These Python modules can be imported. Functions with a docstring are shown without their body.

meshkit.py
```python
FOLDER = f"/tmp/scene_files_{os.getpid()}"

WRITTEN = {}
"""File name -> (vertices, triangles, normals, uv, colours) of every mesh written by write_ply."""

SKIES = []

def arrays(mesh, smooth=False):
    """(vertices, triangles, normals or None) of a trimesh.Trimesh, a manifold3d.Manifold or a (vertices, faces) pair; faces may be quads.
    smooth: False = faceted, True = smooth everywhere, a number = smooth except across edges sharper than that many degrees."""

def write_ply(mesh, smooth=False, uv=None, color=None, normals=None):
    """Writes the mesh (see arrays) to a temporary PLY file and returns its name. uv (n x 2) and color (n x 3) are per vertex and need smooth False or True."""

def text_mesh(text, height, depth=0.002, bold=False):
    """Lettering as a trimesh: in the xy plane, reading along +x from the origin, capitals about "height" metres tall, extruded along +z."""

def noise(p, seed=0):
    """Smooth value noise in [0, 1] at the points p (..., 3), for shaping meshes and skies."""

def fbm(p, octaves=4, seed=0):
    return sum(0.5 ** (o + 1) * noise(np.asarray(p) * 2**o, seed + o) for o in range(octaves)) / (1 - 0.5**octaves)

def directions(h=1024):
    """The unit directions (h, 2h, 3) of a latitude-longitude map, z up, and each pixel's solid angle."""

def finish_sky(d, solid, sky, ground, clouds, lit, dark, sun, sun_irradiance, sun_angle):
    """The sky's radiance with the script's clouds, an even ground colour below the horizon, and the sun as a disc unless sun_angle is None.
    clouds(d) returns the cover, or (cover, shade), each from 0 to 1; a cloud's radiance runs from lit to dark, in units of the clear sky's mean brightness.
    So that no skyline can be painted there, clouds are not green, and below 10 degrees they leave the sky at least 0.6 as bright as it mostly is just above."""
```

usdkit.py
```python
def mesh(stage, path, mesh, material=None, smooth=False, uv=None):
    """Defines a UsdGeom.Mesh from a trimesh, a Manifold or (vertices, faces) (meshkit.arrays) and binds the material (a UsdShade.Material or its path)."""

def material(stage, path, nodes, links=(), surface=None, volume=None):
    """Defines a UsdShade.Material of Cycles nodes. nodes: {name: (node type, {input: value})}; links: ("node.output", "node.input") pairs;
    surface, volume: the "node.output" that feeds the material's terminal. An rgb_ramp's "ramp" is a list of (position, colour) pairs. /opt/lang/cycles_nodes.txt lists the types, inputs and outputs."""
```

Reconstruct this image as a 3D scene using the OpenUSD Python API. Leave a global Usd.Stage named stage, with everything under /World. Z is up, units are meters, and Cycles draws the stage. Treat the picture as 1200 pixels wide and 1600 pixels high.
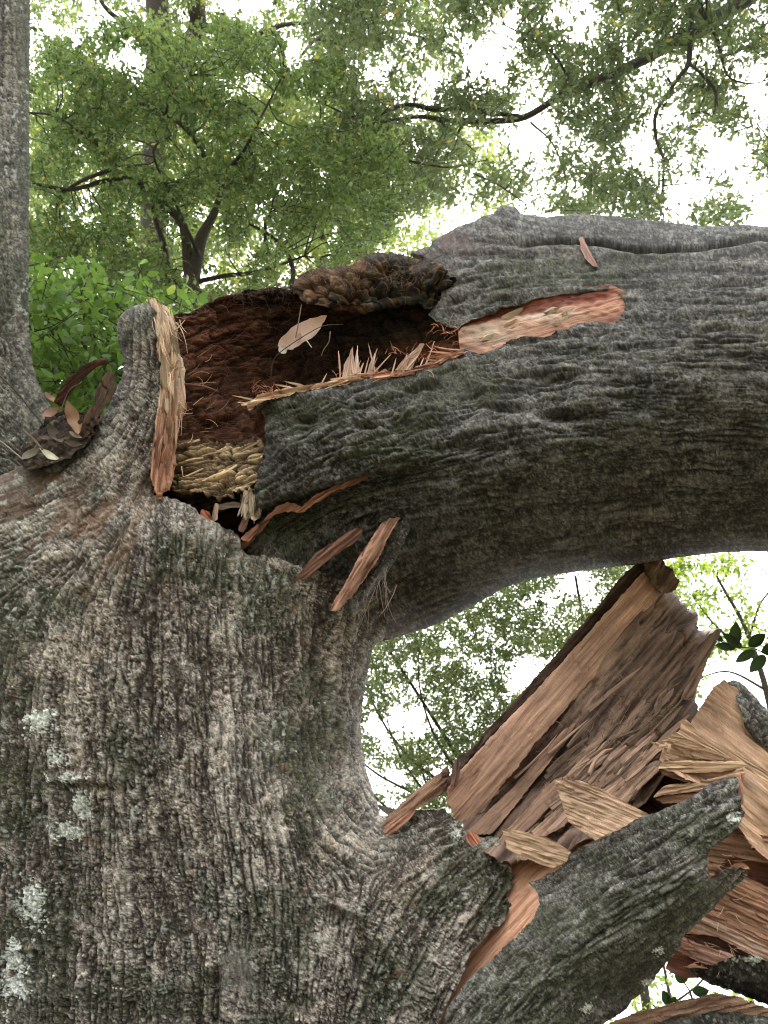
import math
import numpy as np
import trimesh, shapely, usdkit
from meshkit import noise, fbm
from pxr import Usd, UsdGeom, UsdLux, UsdShade, Gf, Sdf, Vt
from scipy.interpolate import RBFInterpolator
from scipy.spatial import cKDTree
from scipy.ndimage import gaussian_filter, map_coordinates, distance_transform_edt

stage = Usd.Stage.CreateInMemory()
UsdGeom.SetStageUpAxis(stage, 'Z'); UsdGeom.SetStageMetersPerUnit(stage, 1.0)
stage.SetDefaultPrim(UsdGeom.Xform.Define(stage, '/World').GetPrim())
T = Sdf.ValueTypeNames

# ------------------------------------------------------------------ camera, sky, sun, exposure
PITCH = math.radians(38)
EYE = np.array([0, 0, 1.6])
RIGHT = np.array([1., 0, 0]); FWD = np.array([0, math.cos(PITCH), math.sin(PITCH)]); UP = np.array([0, -math.sin(PITCH), math.cos(PITCH)])
cam = UsdGeom.Camera.Define(stage, '/World/camera')
cam.CreateHorizontalApertureAttr(24.0); cam.CreateVerticalApertureAttr(32.0); cam.CreateFocalLengthAttr(24.0)
cam.CreateClippingRangeAttr((0.05, 2000.0))
cam.CreateExposureAttr(2.75); cam.CreateFStopAttr(5.0); cam.CreateFocusDistanceAttr(2.25)
x = UsdGeom.Xformable(cam); x.AddTranslateOp().Set(Gf.Vec3d(*EYE)); x.AddRotateXOp().Set(90 + math.degrees(PITCH))

SUN_EL, SUN_AZ = math.radians(62), math.radians(25)         # azimuth from +y towards +x: behind the tree, high
usdkit.material(stage, '/World/Looks/sky_look', {
    'tc': ('texture_coordinate', {}), 'sky': ('sky_texture', {'sky_type': 'single_scattering', 'sun_disc': False, 'sun_elevation': SUN_EL, 'sun_rotation': SUN_AZ, 'aerosol_density': 3.0}),
    'n': ('noise_texture', {'scale': 2.2, 'detail': 5.0}), 'r': ('rgb_ramp', {'ramp': [(0.2, (0.82,) * 3), (0.7, (1.0,) * 3)]}),
    'm': ('mix', {'color2': (7.6, 7.7, 7.75)}), 'bg': ('background_shader', {'strength': 0.1})},
    [('tc.generated', 'n.vector'), ('n.fac', 'r.fac'), ('r.color', 'm.fac'), ('sky.color', 'm.color1'), ('m.color', 'bg.color')], surface='bg.background')
dome = UsdLux.DomeLight.Define(stage, '/World/sky')
UsdShade.MaterialBindingAPI.Apply(dome.GetPrim()).Bind(UsdShade.Material.Get(stage, '/World/Looks/sky_look'))
dome.GetPrim().SetCustomDataByKey('kind', 'structure')
sun = UsdLux.DistantLight.Define(stage, '/World/sun')
sun.CreateIntensityAttr(0.35); sun.CreateAngleAttr(12.0); sun.CreateNormalizeAttr(True); sun.CreateColorAttr((1.0, 0.95, 0.87))
x = UsdGeom.Xformable(sun); x.AddRotateZOp().Set(-math.degrees(SUN_AZ)); x.AddRotateXOp().Set(math.degrees(SUN_EL) - 90)
sun.GetPrim().SetCustomDataByKey('kind', 'helper')

# ------------------------------------------------------------------ helpers
def W(px, py, d):
    """the point at depth d metres seen at the photograph's pixel (1200 x 1600)"""
    px, py, d = np.broadcast_arrays(np.asarray(px, float), np.asarray(py, float), np.asarray(d, float))
    return EYE + d[..., None] * (FWD + ((px - 600) / 1200)[..., None] * RIGHT + ((800 - py) / 1200)[..., None] * UP)


USED = {}
def path_for(name, parent):
    base = (parent.GetPath().pathString if parent else '/World') + '/' + name
    n = USED[base] = USED.get(base, -1) + 1
    return base if n == 0 else f'{base}_{n:03d}'


def tag(p, label=None, cat=None, group=None, kind=None):
    for k, v in (('label', label), ('category', cat), ('group', group), ('kind', kind)):
        if v: p.SetCustomDataByKey(k, v)
    return p


def thing(name, label, cat, group=None, loc=None):
    xf = UsdGeom.Xform.Define(stage, path_for(name, None))
    return tag(xf.GetPrim(), label, cat, group)


def put(name, mesh, mat, parent=None, smooth=False, Cd=None, gc=None, label=None):
    """ONE mesh prim; Cd and gc are per-vertex colour and grain coordinates"""
    m = usdkit.mesh(stage, path_for(name, parent), mesh, M[mat], smooth)
    pv = UsdGeom.PrimvarsAPI(m)
    if Cd is not None: pv.CreatePrimvar('Cd', T.Color3fArray, 'vertex').Set(Vt.Vec3fArray.FromNumpy(np.asarray(Cd, np.float32)))
    if gc is not None: pv.CreatePrimvar('gc', T.Float3Array, 'vertex').Set(Vt.Vec3fArray.FromNumpy(np.asarray(gc, np.float32)))
    m.CreateDoubleSidedAttr(True)
    if label: tag(m.GetPrim(), label)
    return m.GetPrim()


def depth(*c):
    c = np.array(c, float)
    if len(c) == 1: return lambda px, py: np.full(np.shape(px), c[0, 2])
    if len(c) == 2:
        a = c[1, :2] - c[0, :2]
        return lambda px, py: c[0, 2] + (c[1, 2] - c[0, 2]) * ((px - c[0, 0]) * a[0] + (py - c[0, 1]) * a[1]) / (a @ a)
    r = RBFInterpolator(c[:, :2] / 500, c[:, 2], kernel='thin_plate_spline', smoothing=1e-4)
    return lambda px, py: r(np.column_stack([np.ravel(px), np.ravel(py)]) / 500).reshape(np.shape(px))


def field(*c):
    """a smooth grain direction from (px, py, degrees) samples, degrees clockwise from +x as seen"""
    c = np.array(c, float)
    r = RBFInterpolator(c[:, :2] / 300, np.column_stack([np.cos(2 * np.radians(c[:, 2])), np.sin(2 * np.radians(c[:, 2]))]), kernel='linear', smoothing=1e-3)
    def f(X, Y):
        v = r(np.column_stack([X.ravel(), Y.ravel()]) / 300)
        return (0.5 * np.arctan2(v[:, 1], v[:, 0])).reshape(X.shape)
    return f


def smooth01(x, a, b):
    t = np.clip((x - a) / (b - a), 0, 1); return t * t * (3 - 2 * t)


def mix(a, b, t):
    t = np.asarray(t)[..., None]; return np.asarray(a) * (1 - t) + np.asarray(b) * t


def outline(pts, jag=0, freq=.12, seed=0, curve=True):
    """densified outline; a point's third number is the raggedness in pixels of the run that starts there"""
    P = [(p[0], p[1], p[2] if len(p) > 2 else jag) for p in pts]
    out = []; s = 0.0
    n = len(P)
    for i in range(n):
        p0, p1, p2, p3 = (np.array(P[(i + k) % n][:2], float) for k in (-1, 0, 1, 2))
        L = np.linalg.norm(p2 - p1); k = max(1, int(L / 3)) if P[i][2] or curve else 1
        nrm = np.array([-(p2 - p1)[1], (p2 - p1)[0]]) / max(L, 1e-6)
        for j in range(k):
            t = j / k
            if curve:
                q = 0.5 * (2 * p1 + (p2 - p0) * t + (2 * p0 - 5 * p1 + 4 * p2 - p3) * t * t + (3 * p1 - p0 - 3 * p2 + p3) * t ** 3)
                q = 0.35 * q + 0.65 * (p1 + (p2 - p1) * t)
            else: q = p1 + (p2 - p1) * t
            a = P[i][2]
            if a:
                w = (s + t * L) * freq
                e = noise(np.array([w, seed * 7.3, 0.5]), seed) - .5 + .6 * (noise(np.array([w * 2.7, seed * 3.1, 9.5]), seed) - .5) + .4 * (noise(np.array([w * 6, seed * 3.1, 4.5]), seed) - .5)
                q = q + nrm * a * 1.6 * e
            out.append(q)
        s += L
    g = shapely.Polygon(np.array(out)).buffer(0)
    if g.geom_type != 'Polygon': g = max(g.geoms, key=lambda q: q.area)
    return g


def sheet(poly, step):
    """grid vertices (pixel coordinates) and triangles covering a polygon, its edge vertices snapped onto the outline"""
    x0, y0, x1, y1 = poly.bounds
    xs, ys = np.arange(x0 - 2 * step, x1 + 2 * step, step), np.arange(y0 - 2 * step, y1 + 2 * step, step)
    X, Y = np.meshgrid(xs, ys); shapely.prepare(poly)
    inside = shapely.contains_xy(poly, X, Y)
    cell = inside[:-1, :-1] | inside[1:, :-1] | inside[:-1, 1:] | inside[1:, 1:]
    idx = np.arange(X.size).reshape(X.shape)
    a, b, c, d = idx[:-1, :-1][cell], idx[:-1, 1:][cell], idx[1:, 1:][cell], idx[1:, :-1][cell]
    F = np.vstack([np.column_stack([a, d, c]), np.column_stack([a, c, b])])
    used = np.unique(F); out = used[~inside.ravel()[used]]
    gx, gy = X.copy(), Y.copy()
    if len(out):
        pts = shapely.points(gx.ravel()[out], gy.ravel()[out]); ln = poly.boundary
        q = shapely.get_coordinates(shapely.line_interpolate_point(ln if ln.geom_type == 'LineString' else ln, shapely.line_locate_point(ln, pts))) if ln.geom_type == 'LineString' else shapely.get_coordinates(shapely.shortest_line(pts, ln))[1::2]
        gx.ravel()[out], gy.ravel()[out] = q[:, 0], q[:, 1]
    e = np.column_stack([gx.ravel()[F[:, 1]] - gx.ravel()[F[:, 0]], gy.ravel()[F[:, 1]] - gy.ravel()[F[:, 0]], gx.ravel()[F[:, 2]] - gx.ravel()[F[:, 0]], gy.ravel()[F[:, 2]] - gy.ravel()[F[:, 0]]])
    F = F[np.abs(e[:, 0] * e[:, 3] - e[:, 1] * e[:, 2]) > 1e-3 * step * step]
    return X, Y, gx, gy, F, inside


def rolled(poly, rolls, px, py):
    """how far the surface has turned away from the viewer near its round edges"""
    r = np.zeros(px.shape); q = np.column_stack([px.ravel(), py.ravel()])
    for line, w, R in rolls:
        ln = shapely.LineString(line)
        if poly is not None:
            near_ = poly.boundary.intersection(ln.buffer(11)); ln = ln if near_.is_empty else near_
        pts = shapely.get_coordinates(shapely.segmentize(ln, 1.0))
        d = cKDTree(pts).query(q, distance_upper_bound=w)[0].reshape(px.shape)
        t = np.clip(d / w, 0, 1)
        r = np.maximum(r, R * (1 - np.sqrt(np.maximum(0, 1 - (1 - t) ** 2))))
    return r


def relief(poly, dfn, tex, step=2., thick=.03, rolls=(), back=None, edge=(.1, .05, .03)):
    """a closed body whose front has the outline poly: (vertices, triangles, colours, grain coordinates)"""
    X, Y, gx, gy, F, inside = sheet(poly, step)
    px, py = gx.ravel(), gy.ravel()
    used = np.unique(F)
    remap = np.full(px.size, -1); remap[used] = np.arange(len(used)); F = remap[F]
    ux, uy = px[used], py[used]
    base = dfn(ux, uy); roll = rolled(poly, rolls, ux, uy) if rolls else np.zeros(len(ux))
    d = base + roll
    t = tex(X, Y, step)
    h, col = t['h'].ravel()[used], t['Cd'].reshape(-1, 3)[used]
    gcv = t['gc'].reshape(-1, 3)[used] if 'gc' in t else None
    P = W(ux, uy, d)
    n = np.zeros_like(P); fn = np.cross(P[F[:, 1]] - P[F[:, 0]], P[F[:, 2]] - P[F[:, 0]])
    for k in range(3): np.add.at(n, F[:, k], fn)
    n /= np.maximum(np.linalg.norm(n, axis=1, keepdims=True), 1e-12)
    to = EYE - P; s = np.sign((n * to).sum(1)); n *= s[:, None]
    if s.mean() < 0: F = F[:, ::-1]
    facing = np.clip((n * to).sum(1) * s / np.linalg.norm(to, axis=1), 0, 1)
    shift = n * (h * (.10 + .90 * smooth01(facing, .15, .95)))[:, None]; P = P + shift
    E = np.sort(np.vstack([F[:, [0, 1]], F[:, [1, 2]], F[:, [2, 0]]]), 1)
    D = np.vstack([F[:, [0, 1]], F[:, [1, 2]], F[:, [2, 0]]])
    key = E[:, 0] * len(P) + E[:, 1]; u, inv, cnt = np.unique(key, return_inverse=True, return_counts=True)
    B = D[cnt[inv] == 1]
    bd = np.maximum(base + thick - roll, d + min(.5 * thick, .022))
    ring = np.unique(B); rm = np.full(len(P), -1); rm[ring] = np.arange(len(ring))
    pull = 1.0
    bring = W(ux[ring], uy[ring], bd[ring]) + shift[ring]
    o1, o2 = len(P), len(P) + len(ring)
    b0, b1 = rm[B[:, 0]], rm[B[:, 1]]
    walls = np.vstack([np.column_stack([b1 + o1, b0 + o1, b0 + o2]), np.column_stack([b1 + o1, b0 + o2, b1 + o2])])
    ew = noise(np.column_stack([ux[ring] / 5, uy[ring] / 5, ring * 0 + .5]))
    ecol = np.asarray(edge) * (.7 + .6 * ew)[:, None]
    V = [P, P[ring], bring]; FF = [F, walls]; C = [col, ecol, ecol]
    bs = back or step * 3
    if bs == step:
        V.append(W(ux, uy, bd)); FF.append(F[:, ::-1] + o2 + len(ring)); C.append(np.tile(np.asarray(edge) * .9, (len(ux), 1)))
    else:
        _, _, cx, cy, CF, _ = sheet(max(getattr(poly.buffer(-bs * .3), 'geoms', [poly.buffer(-bs * .3) if poly.buffer(-bs * .3).area > 0 else poly]), key=lambda q_: q_.area), bs); cu = np.unique(CF); cm = np.full(cx.size, -1); cm[cu] = np.arange(len(cu))
        cx, cy = cx.ravel()[cu], cy.ravel()[cu]
        br = rolled(poly, rolls, cx, cy) if rolls else 0
        bb = dfn(cx, cy); V.append(W(cx, cy, np.maximum(bb + thick - br, bb + br + min(.5 * thick, .03)))); FF.append(cm[CF][:, ::-1] + o2 + len(ring)); C.append(np.tile(np.asarray(edge), (len(cx), 1)))
    V, FF, C = np.vstack(V), np.vstack(FF), np.vstack(C)
    if gcv is not None:
        extra = V[len(P):]
        gg = np.column_stack([extra @ RIGHT, extra @ UP, extra @ FWD])
        gcv = np.vstack([gcv, gg])
    return V, FF, C, gcv


# ------------------------------------------------------------------ bark and wood relief
def streaks(ang, step, jobs, seed):
    """noises smeared along a direction field. jobs: (blur px, length px, turn degrees); each comes back normalised"""
    rng = np.random.default_rng(seed)
    ny, nx = ang.shape
    gy, gx = np.mgrid[0:ny, 0:nx].astype(float)
    out = [None] * len(jobs)
    for turn in sorted({j[2] for j in jobs}):
        a = ang + np.radians(turn); ca, sa = np.cos(a), np.sin(a)
        mine = [i for i, j in enumerate(jobs) if j[2] == turn]
        src = {}
        for i in mine:
            n = gaussian_filter(rng.standard_normal((ny, nx)), max(jobs[i][0] / step, .35)); src[i] = n; out[i] = n.copy()
        for sign in (1, -1):
            x_, y_ = gx.copy(), gy.copy(); dx, dy = ca * sign, sa * sign; SP = 1.8
            K = max(int(jobs[i][1] / step / 2 / SP) for i in mine)
            for k in range(1, K + 1):
                x_ += dx * SP; y_ += dy * SP
                co = [y_, x_]
                c2, s2 = map_coordinates(ca, co, order=1, mode='nearest'), map_coordinates(sa, co, order=1, mode='nearest')
                f = np.where(c2 * dx + s2 * dy < 0, -1., 1.); dx, dy = c2 * f, s2 * f
                for i in mine:
                    if k <= jobs[i][1] / step / 2 / SP: out[i] += map_coordinates(src[i], co, order=1, mode='nearest')
    return [(o - o.mean()) / max(o.std(), 1e-9) for o in out]


def pxnoise(X, Y, size, seed, octaves=3):
    c_, s_ = math.cos(.5 + 1.3 * seed), math.sin(.5 + 1.3 * seed)
    return fbm(np.stack([(c_ * X + s_ * Y) / size, (c_ * Y - s_ * X) / size, np.full(X.shape, seed * 1.7 + .3)], -1), octaves, seed)


def cells(X, Y, size, stretch, angle, seed, warp=1.):
    """broken blocks: (a random number per block, 0..1 closeness to the cracks between them)"""
    a = math.radians(angle); wx, wy = 6 * warp * (pxnoise(X, Y, 16, seed + 1, 2) - .5), 6 * warp * (pxnoise(X, Y, 16, seed + 2, 2) - .5)
    u, v = ((X + wx) * math.cos(a) + (Y + wy) * math.sin(a)) / (size * stretch), (-(X + wx) * math.sin(a) + (Y + wy) * math.cos(a)) / size
    g = np.random.default_rng(seed); x0, x1, y0, y1 = u.min() - 1, u.max() + 1, v.min() - 1, v.max() + 1; n = max(int((x1 - x0) * (y1 - y0)), 4)
    p = np.column_stack([g.uniform(x0, x1, n), g.uniform(y0, y1, n)]); d, i = cKDTree(p).query(np.column_stack([u.ravel(), v.ravel()]), k=2)
    return g.uniform(0, 1, n)[i[:, 0]].reshape(X.shape), np.exp(-((d[:, 1] - d[:, 0]) / .16) ** 2).reshape(X.shape)


def near(X, Y, spots):
    """0..1 fields around (px, py, rx, ry) spots"""
    r = np.zeros(X.shape)
    for sx, sy, rx, ry in spots: r = np.maximum(r, np.exp(-((X - sx) / rx) ** 2 - ((Y - sy) / ry) ** 2))
    return r


def bark(ang, seed, amp=.009, ridge=5.0, length=70, plate=2.2, ridge_col=(.25, .235, .21), deep_col=(.055, .045, .036), moss=(), lichen=(), cracks=.5, extra=None, moss_all=.0, rough=1.0, ribs=.4, cross=1., specks=.7, tint=None):
    def tex(X, Y, step):
        A = ang(X, Y)
        r1, p1, p2, fine, c1, c2, x1, x2 = streaks(A, step, [(ridge, length, 0), (plate, plate * 12, 0), (plate * .6, plate * 4, 0), (.6, 2.0, 0), (ridge * 1.0, length * 1.7, 0), (ridge * .55, length, 0), (ridge * .9, ridge * 4, 90), (ridge * .5, ridge * 2, 90)], seed); rib = streaks(A, step, [(ridge * 1.9, length * 2.2, 0)], seed + 77)[0]
        def furrow(c, w):
            gy_, gx_ = np.gradient(c, step); dist = np.abs(c) / (np.hypot(gx_, gy_) + .03)
            return np.exp(-(dist / w) ** 1.6)
        iso = gaussian_filter(np.random.default_rng(seed + 3).standard_normal(X.shape), 5 / step); iso *= .13 / iso.std()
        big = pxnoise(X, Y, 120, seed + 5, 3)
        w = smooth01(pxnoise(X, Y, 60, seed + 8, 3), .34, .62); w2 = smooth01(pxnoise(X, Y, 26, seed + 9, 3), .36, .6); w3 = smooth01(pxnoise(X, Y, 22, seed + 10, 3), .45, .62)
        ck = np.maximum.reduce([furrow(c1, 2.3) * (.3 + .7 * w), furrow(c2, 1.4) * .8 * w2, furrow(x1, 1.5) * .9 * cross * w2 * (.4 + .6 * w), furrow(x2, 1.2) * .8 * cross * w3]) * cracks * 2
        ck = np.clip(ck, 0, 1)
        grng = np.random.default_rng(seed + 31); grit = gaussian_filter(grng.standard_normal(X.shape), 1.7 / step); grit *= .15 / grit.std(); grit2 = np.random.default_rng(seed + 7).standard_normal(X.shape)
        h = ribs * np.tanh(1.3 * rib) + .36 * np.tanh(r1) + .16 * np.tanh(p1) + .22 * np.tanh(p2) * rough + .16 * np.tanh(fine) * rough + .8 * iso + .5 * grit * rough + .05 * grit2 * rough
        t = smooth01(h - .75 * ck + .3 * fine + .9 * grit + .12 * grit2, -1.2, 1.0)
        h = h - 1.35 * ck
        col = mix(deep_col, ridge_col, t)
        col = mix(col, np.array(deep_col) * .6, ck * .75)
        warm = pxnoise(X, Y, 60, seed + 11, 3)
        col = mix(col, col * np.array([1.04, .985, .95]), smooth01(warm, .45, .75))
        col = col * (.78 + .44 * big)[..., None] * np.clip(1 + .24 * np.tanh(fine) + .9 * grit + .07 * grit2, .3, 2)[..., None]
        gm = pxnoise(X, Y, 38, seed + 14, 4)
        mm = smooth01(gm + .52 * near(X, Y, moss) + moss_all, .62, .86) if (moss or moss_all) else np.zeros(X.shape)
        col = mix(col, mix((.022, .025, .014), (.085, .09, .048), smooth01(fine + p2, -1.5, 1.8)), mm * (.6 + .3 * ck))
        hh = h * amp
        ln = pxnoise(X, Y, 9, seed + 17, 3)
        if lichen:
            lm = smooth01(ln * .75 + .55 * near(X, Y, lichen) + .04 * p2 + .07 * fine, .725, .765)
            col = mix(col, mix((.48, .50, .45), (.80, .82, .76), smooth01(fine, -1, 1)), lm)
            hh = hh + lm * .0025 * (.5 + .5 * np.tanh(fine))
        sp = smooth01(pxnoise(X, Y, 5, seed + 23, 2) + .05 * p1 + .03 * fine, .68, .76) * smooth01(pxnoise(X, Y, 80, seed + 29, 2), .4, .6)
        col = mix(col, (.42, .44, .41), sp * specks)
        if tint is not None: col = tint(X, Y, col, h)
        if extra is not None: hh, col = extra(X, Y, hh, col)
        return {'h': hh, 'Cd': np.clip(col, .004, .9)}
    return tex


def wood(angle, light, dark, seed, amp=.004, layers=0., fibre=1.0, across=4.0, tint=None, bend=0., depth_at=2.0, wave=0.):
    """split wood: fibres along angle (a number or a direction field), stepped where layers tore off"""
    def tex(X, Y, step):
        A = angle(X, Y) if callable(angle) else np.full(X.shape, math.radians(angle))
        f1, f2, f3, c1 = streaks(A, step, [(across, 150, 0), (across * .45, 90, 0), (.6, 34, 0), (across * 1.2, 130, 0)], seed)
        gy_, gx_ = np.gradient(c1, step); ck = np.exp(-(np.abs(c1) / (np.hypot(gx_, gy_) + .02) / 1.0) ** 1.6) * smooth01(pxnoise(X, Y, 50, seed + 6, 3), .46, .6) * min(1., .4 + layers)
        st = np.floor((.5 + .28 * np.tanh(f1 * .9)) * 5) / 5
        h = .4 * np.tanh(f1) + .3 * np.tanh(f2) + .22 * f3 * fibre + layers * (st - .5) * 2 - 1.7 * ck
        if wave:
            m = math.radians(angle) if not callable(angle) else 0
            uu = X * math.cos(m) + Y * math.sin(m)
            h = h + wave * np.sin(uu / 4.2 + 2.2 * f1 + 5 * pxnoise(X, Y, 30, seed + 2, 2)) * .5
        t = smooth01(.4 * f1 + .5 * f2 + .7 * f3 - 2.0 * ck, -1.8, 1.6)
        col = mix(dark, light, t) * (.75 + .5 * pxnoise(X, Y, 45, seed + 4, 3))[..., None]
        m = .5 * math.atan2(np.mean(np.sin(2 * A)), np.mean(np.cos(2 * A)))
        k = depth_at / 1200
        gc = np.stack([(X * np.cos(m) + Y * np.sin(m)) * k, (-X * np.sin(m) + Y * np.cos(m)) * k, np.full(X.shape, seed * .37)], -1)
        if tint is not None: h, col = tint(X, Y, h, col)
        return {'h': h * amp, 'Cd': np.clip(col, .004, .9), 'gc': gc}
    return tex


M = {}
def look(name, rough=.85, bump=.5, scale=420., stretch=None, spec=.25, vary=.35, dist=.004):
    """vertex colour with fine grain from noise; stretch pulls that grain along the wood's fibres"""
    nodes = {'cd': ('attribute', {'attribute': 'Cd'}), 'n': ('noise_texture', {'scale': scale, 'detail': 4.0, 'roughness': .65}),
             'n2': ('noise_texture', {'scale': scale * .22, 'detail': 3.0}),
             'r': ('rgb_ramp', {'ramp': [(.25, (1 - vary,) * 3), (.75, (1 + vary * .8,) * 3)]}), 'r2': ('rgb_ramp', {'ramp': [(.3, (1 - vary * .6,) * 3), (.7, (1 + vary * .5,) * 3)]}),
             'mul': ('mix_color', {'blend_type': 'multiply', 'fac': 1.0, 'use_clamp': False}), 'mul2': ('mix_color', {'blend_type': 'multiply', 'fac': 1.0, 'use_clamp': False}),
             'b': ('bump', {'strength': bump, 'distance': dist}), 'p': ('principled_bsdf', {'roughness': rough, 'specular_ior_level': spec, 'diffuse_roughness': .6})}
    links = [('n.fac', 'r.fac'), ('n2.fac', 'r2.fac'), ('cd.color', 'mul.a'), ('r.color', 'mul.b'), ('mul.result', 'mul2.a'), ('r2.color', 'mul2.b'), ('mul2.result', 'p.base_color'), ('n.fac', 'b.height'), ('b.normal', 'p.normal')]
    if stretch:
        nodes['gc'] = ('attribute', {'attribute': 'gc'}); nodes['mp'] = ('mapping', {'scale': stretch})
        links += [('gc.vector', 'mp.vector'), ('mp.vector', 'n.vector'), ('mp.vector', 'n2.vector')]
    else:
        nodes['geo'] = ('geometry', {}); links += [('geo.position', 'n.vector'), ('geo.position', 'n2.vector')]
    M[name] = usdkit.material(stage, f'/World/Looks/{name}_look', nodes, links, surface='p.BSDF')


look('bark', .88, .9, 300, None, .3, .6, .008)
look('wood', .72, .8, 330, (.035, 1., 1.), .25, .42, .004)
look('rot', .95, .9, 300, (.2, 1., 1.), .1, .5, .007)
look('twig', .85, .3, 200, None, .2, .3)


def leaf_look(name, rough=.45, trans=.5):
    M[name] = usdkit.material(stage, f'/World/Looks/{name}_look', {
        'cd': ('attribute', {'attribute': 'Cd'}), 'p': ('principled_bsdf', {'roughness': rough, 'specular_ior_level': .4}), 't': ('translucent_bsdf', {}),
        'hs': ('hsv', {'hue': .48, 'saturation': 1.05, 'value': 1.9}), 'mx': ('mix_closure', {'fac': trans})},
        [('cd.color', 'p.base_color'), ('cd.color', 'hs.color'), ('hs.color', 't.color'), ('p.BSDF', 'mx.closure1'), ('t.BSDF', 'mx.closure2')], surface='mx.closure')


leaf_look('leaf'); leaf_look('dry_leaf', .7, .15)


def solid(name, parent, pts, dfn, tex, mat, step=2., thick=.03, jag=0, freq=.12, rolls=(), back=None, edge=(.1, .05, .03), seed=0, label=None, curve=True):
    g = outline(pts, jag, freq, seed, curve)
    V, F, C, G = relief(g, dfn, tex, step, thick, rolls, back, edge)
    if G is None and mat != 'bark': G = np.column_stack([V @ RIGHT, V @ UP, V @ FWD])
    return put(name, (V, F), mat, parent, True, C, G, label)


def tube(points, radii, sides=6, lumps=0., seed=0):
    """a tapered round rod through world points"""
    P = np.asarray(points, float); R = np.asarray(radii, float)
    t = np.gradient(P, axis=0); t /= np.maximum(np.linalg.norm(t, axis=1, keepdims=True), 1e-9)
    ref = np.where(np.abs(t[:, 2:3]) > .9, [[1., 0, 0]], [[0, 0, 1.]])
    a = np.cross(t, ref); a /= np.maximum(np.linalg.norm(a, axis=1, keepdims=True), 1e-9); b = np.cross(t, a)
    th = np.arange(sides) / sides * 2 * np.pi
    rr = R[:, None] * (1 + (lumps * (noise(np.stack([np.arange(len(P))[:, None] * .7 + 0 * th, 0 * R[:, None] + 2 * np.cos(th), 2 * np.sin(th) + seed + 0 * R[:, None]], -1), seed) - .5) if lumps else 0))
    V = (P[:, None] + rr[..., None] * (np.cos(th)[None, :, None] * a[:, None] + np.sin(th)[None, :, None] * b[:, None])).reshape(-1, 3)
    i = np.arange(len(P) - 1)[:, None] * sides; j = np.arange(sides)[None]; k = (j + 1) % sides
    q = np.stack([i + j, i + k, i + sides + k, i + sides + j], -1).reshape(-1, 4)
    F = np.vstack([q[:, [0, 1, 2]], q[:, [0, 2, 3]]])
    V = np.vstack([V, P[:1], P[-1:]]); n = len(V) - 2; L = (len(P) - 1) * sides
    caps = np.vstack([np.column_stack([np.full(sides, n), (np.arange(sides) + 1) % sides, np.arange(sides)]), np.column_stack([np.full(sides, n + 1), L + np.arange(sides), L + (np.arange(sides) + 1) % sides])])
    return V, np.vstack([F, caps])


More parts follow.
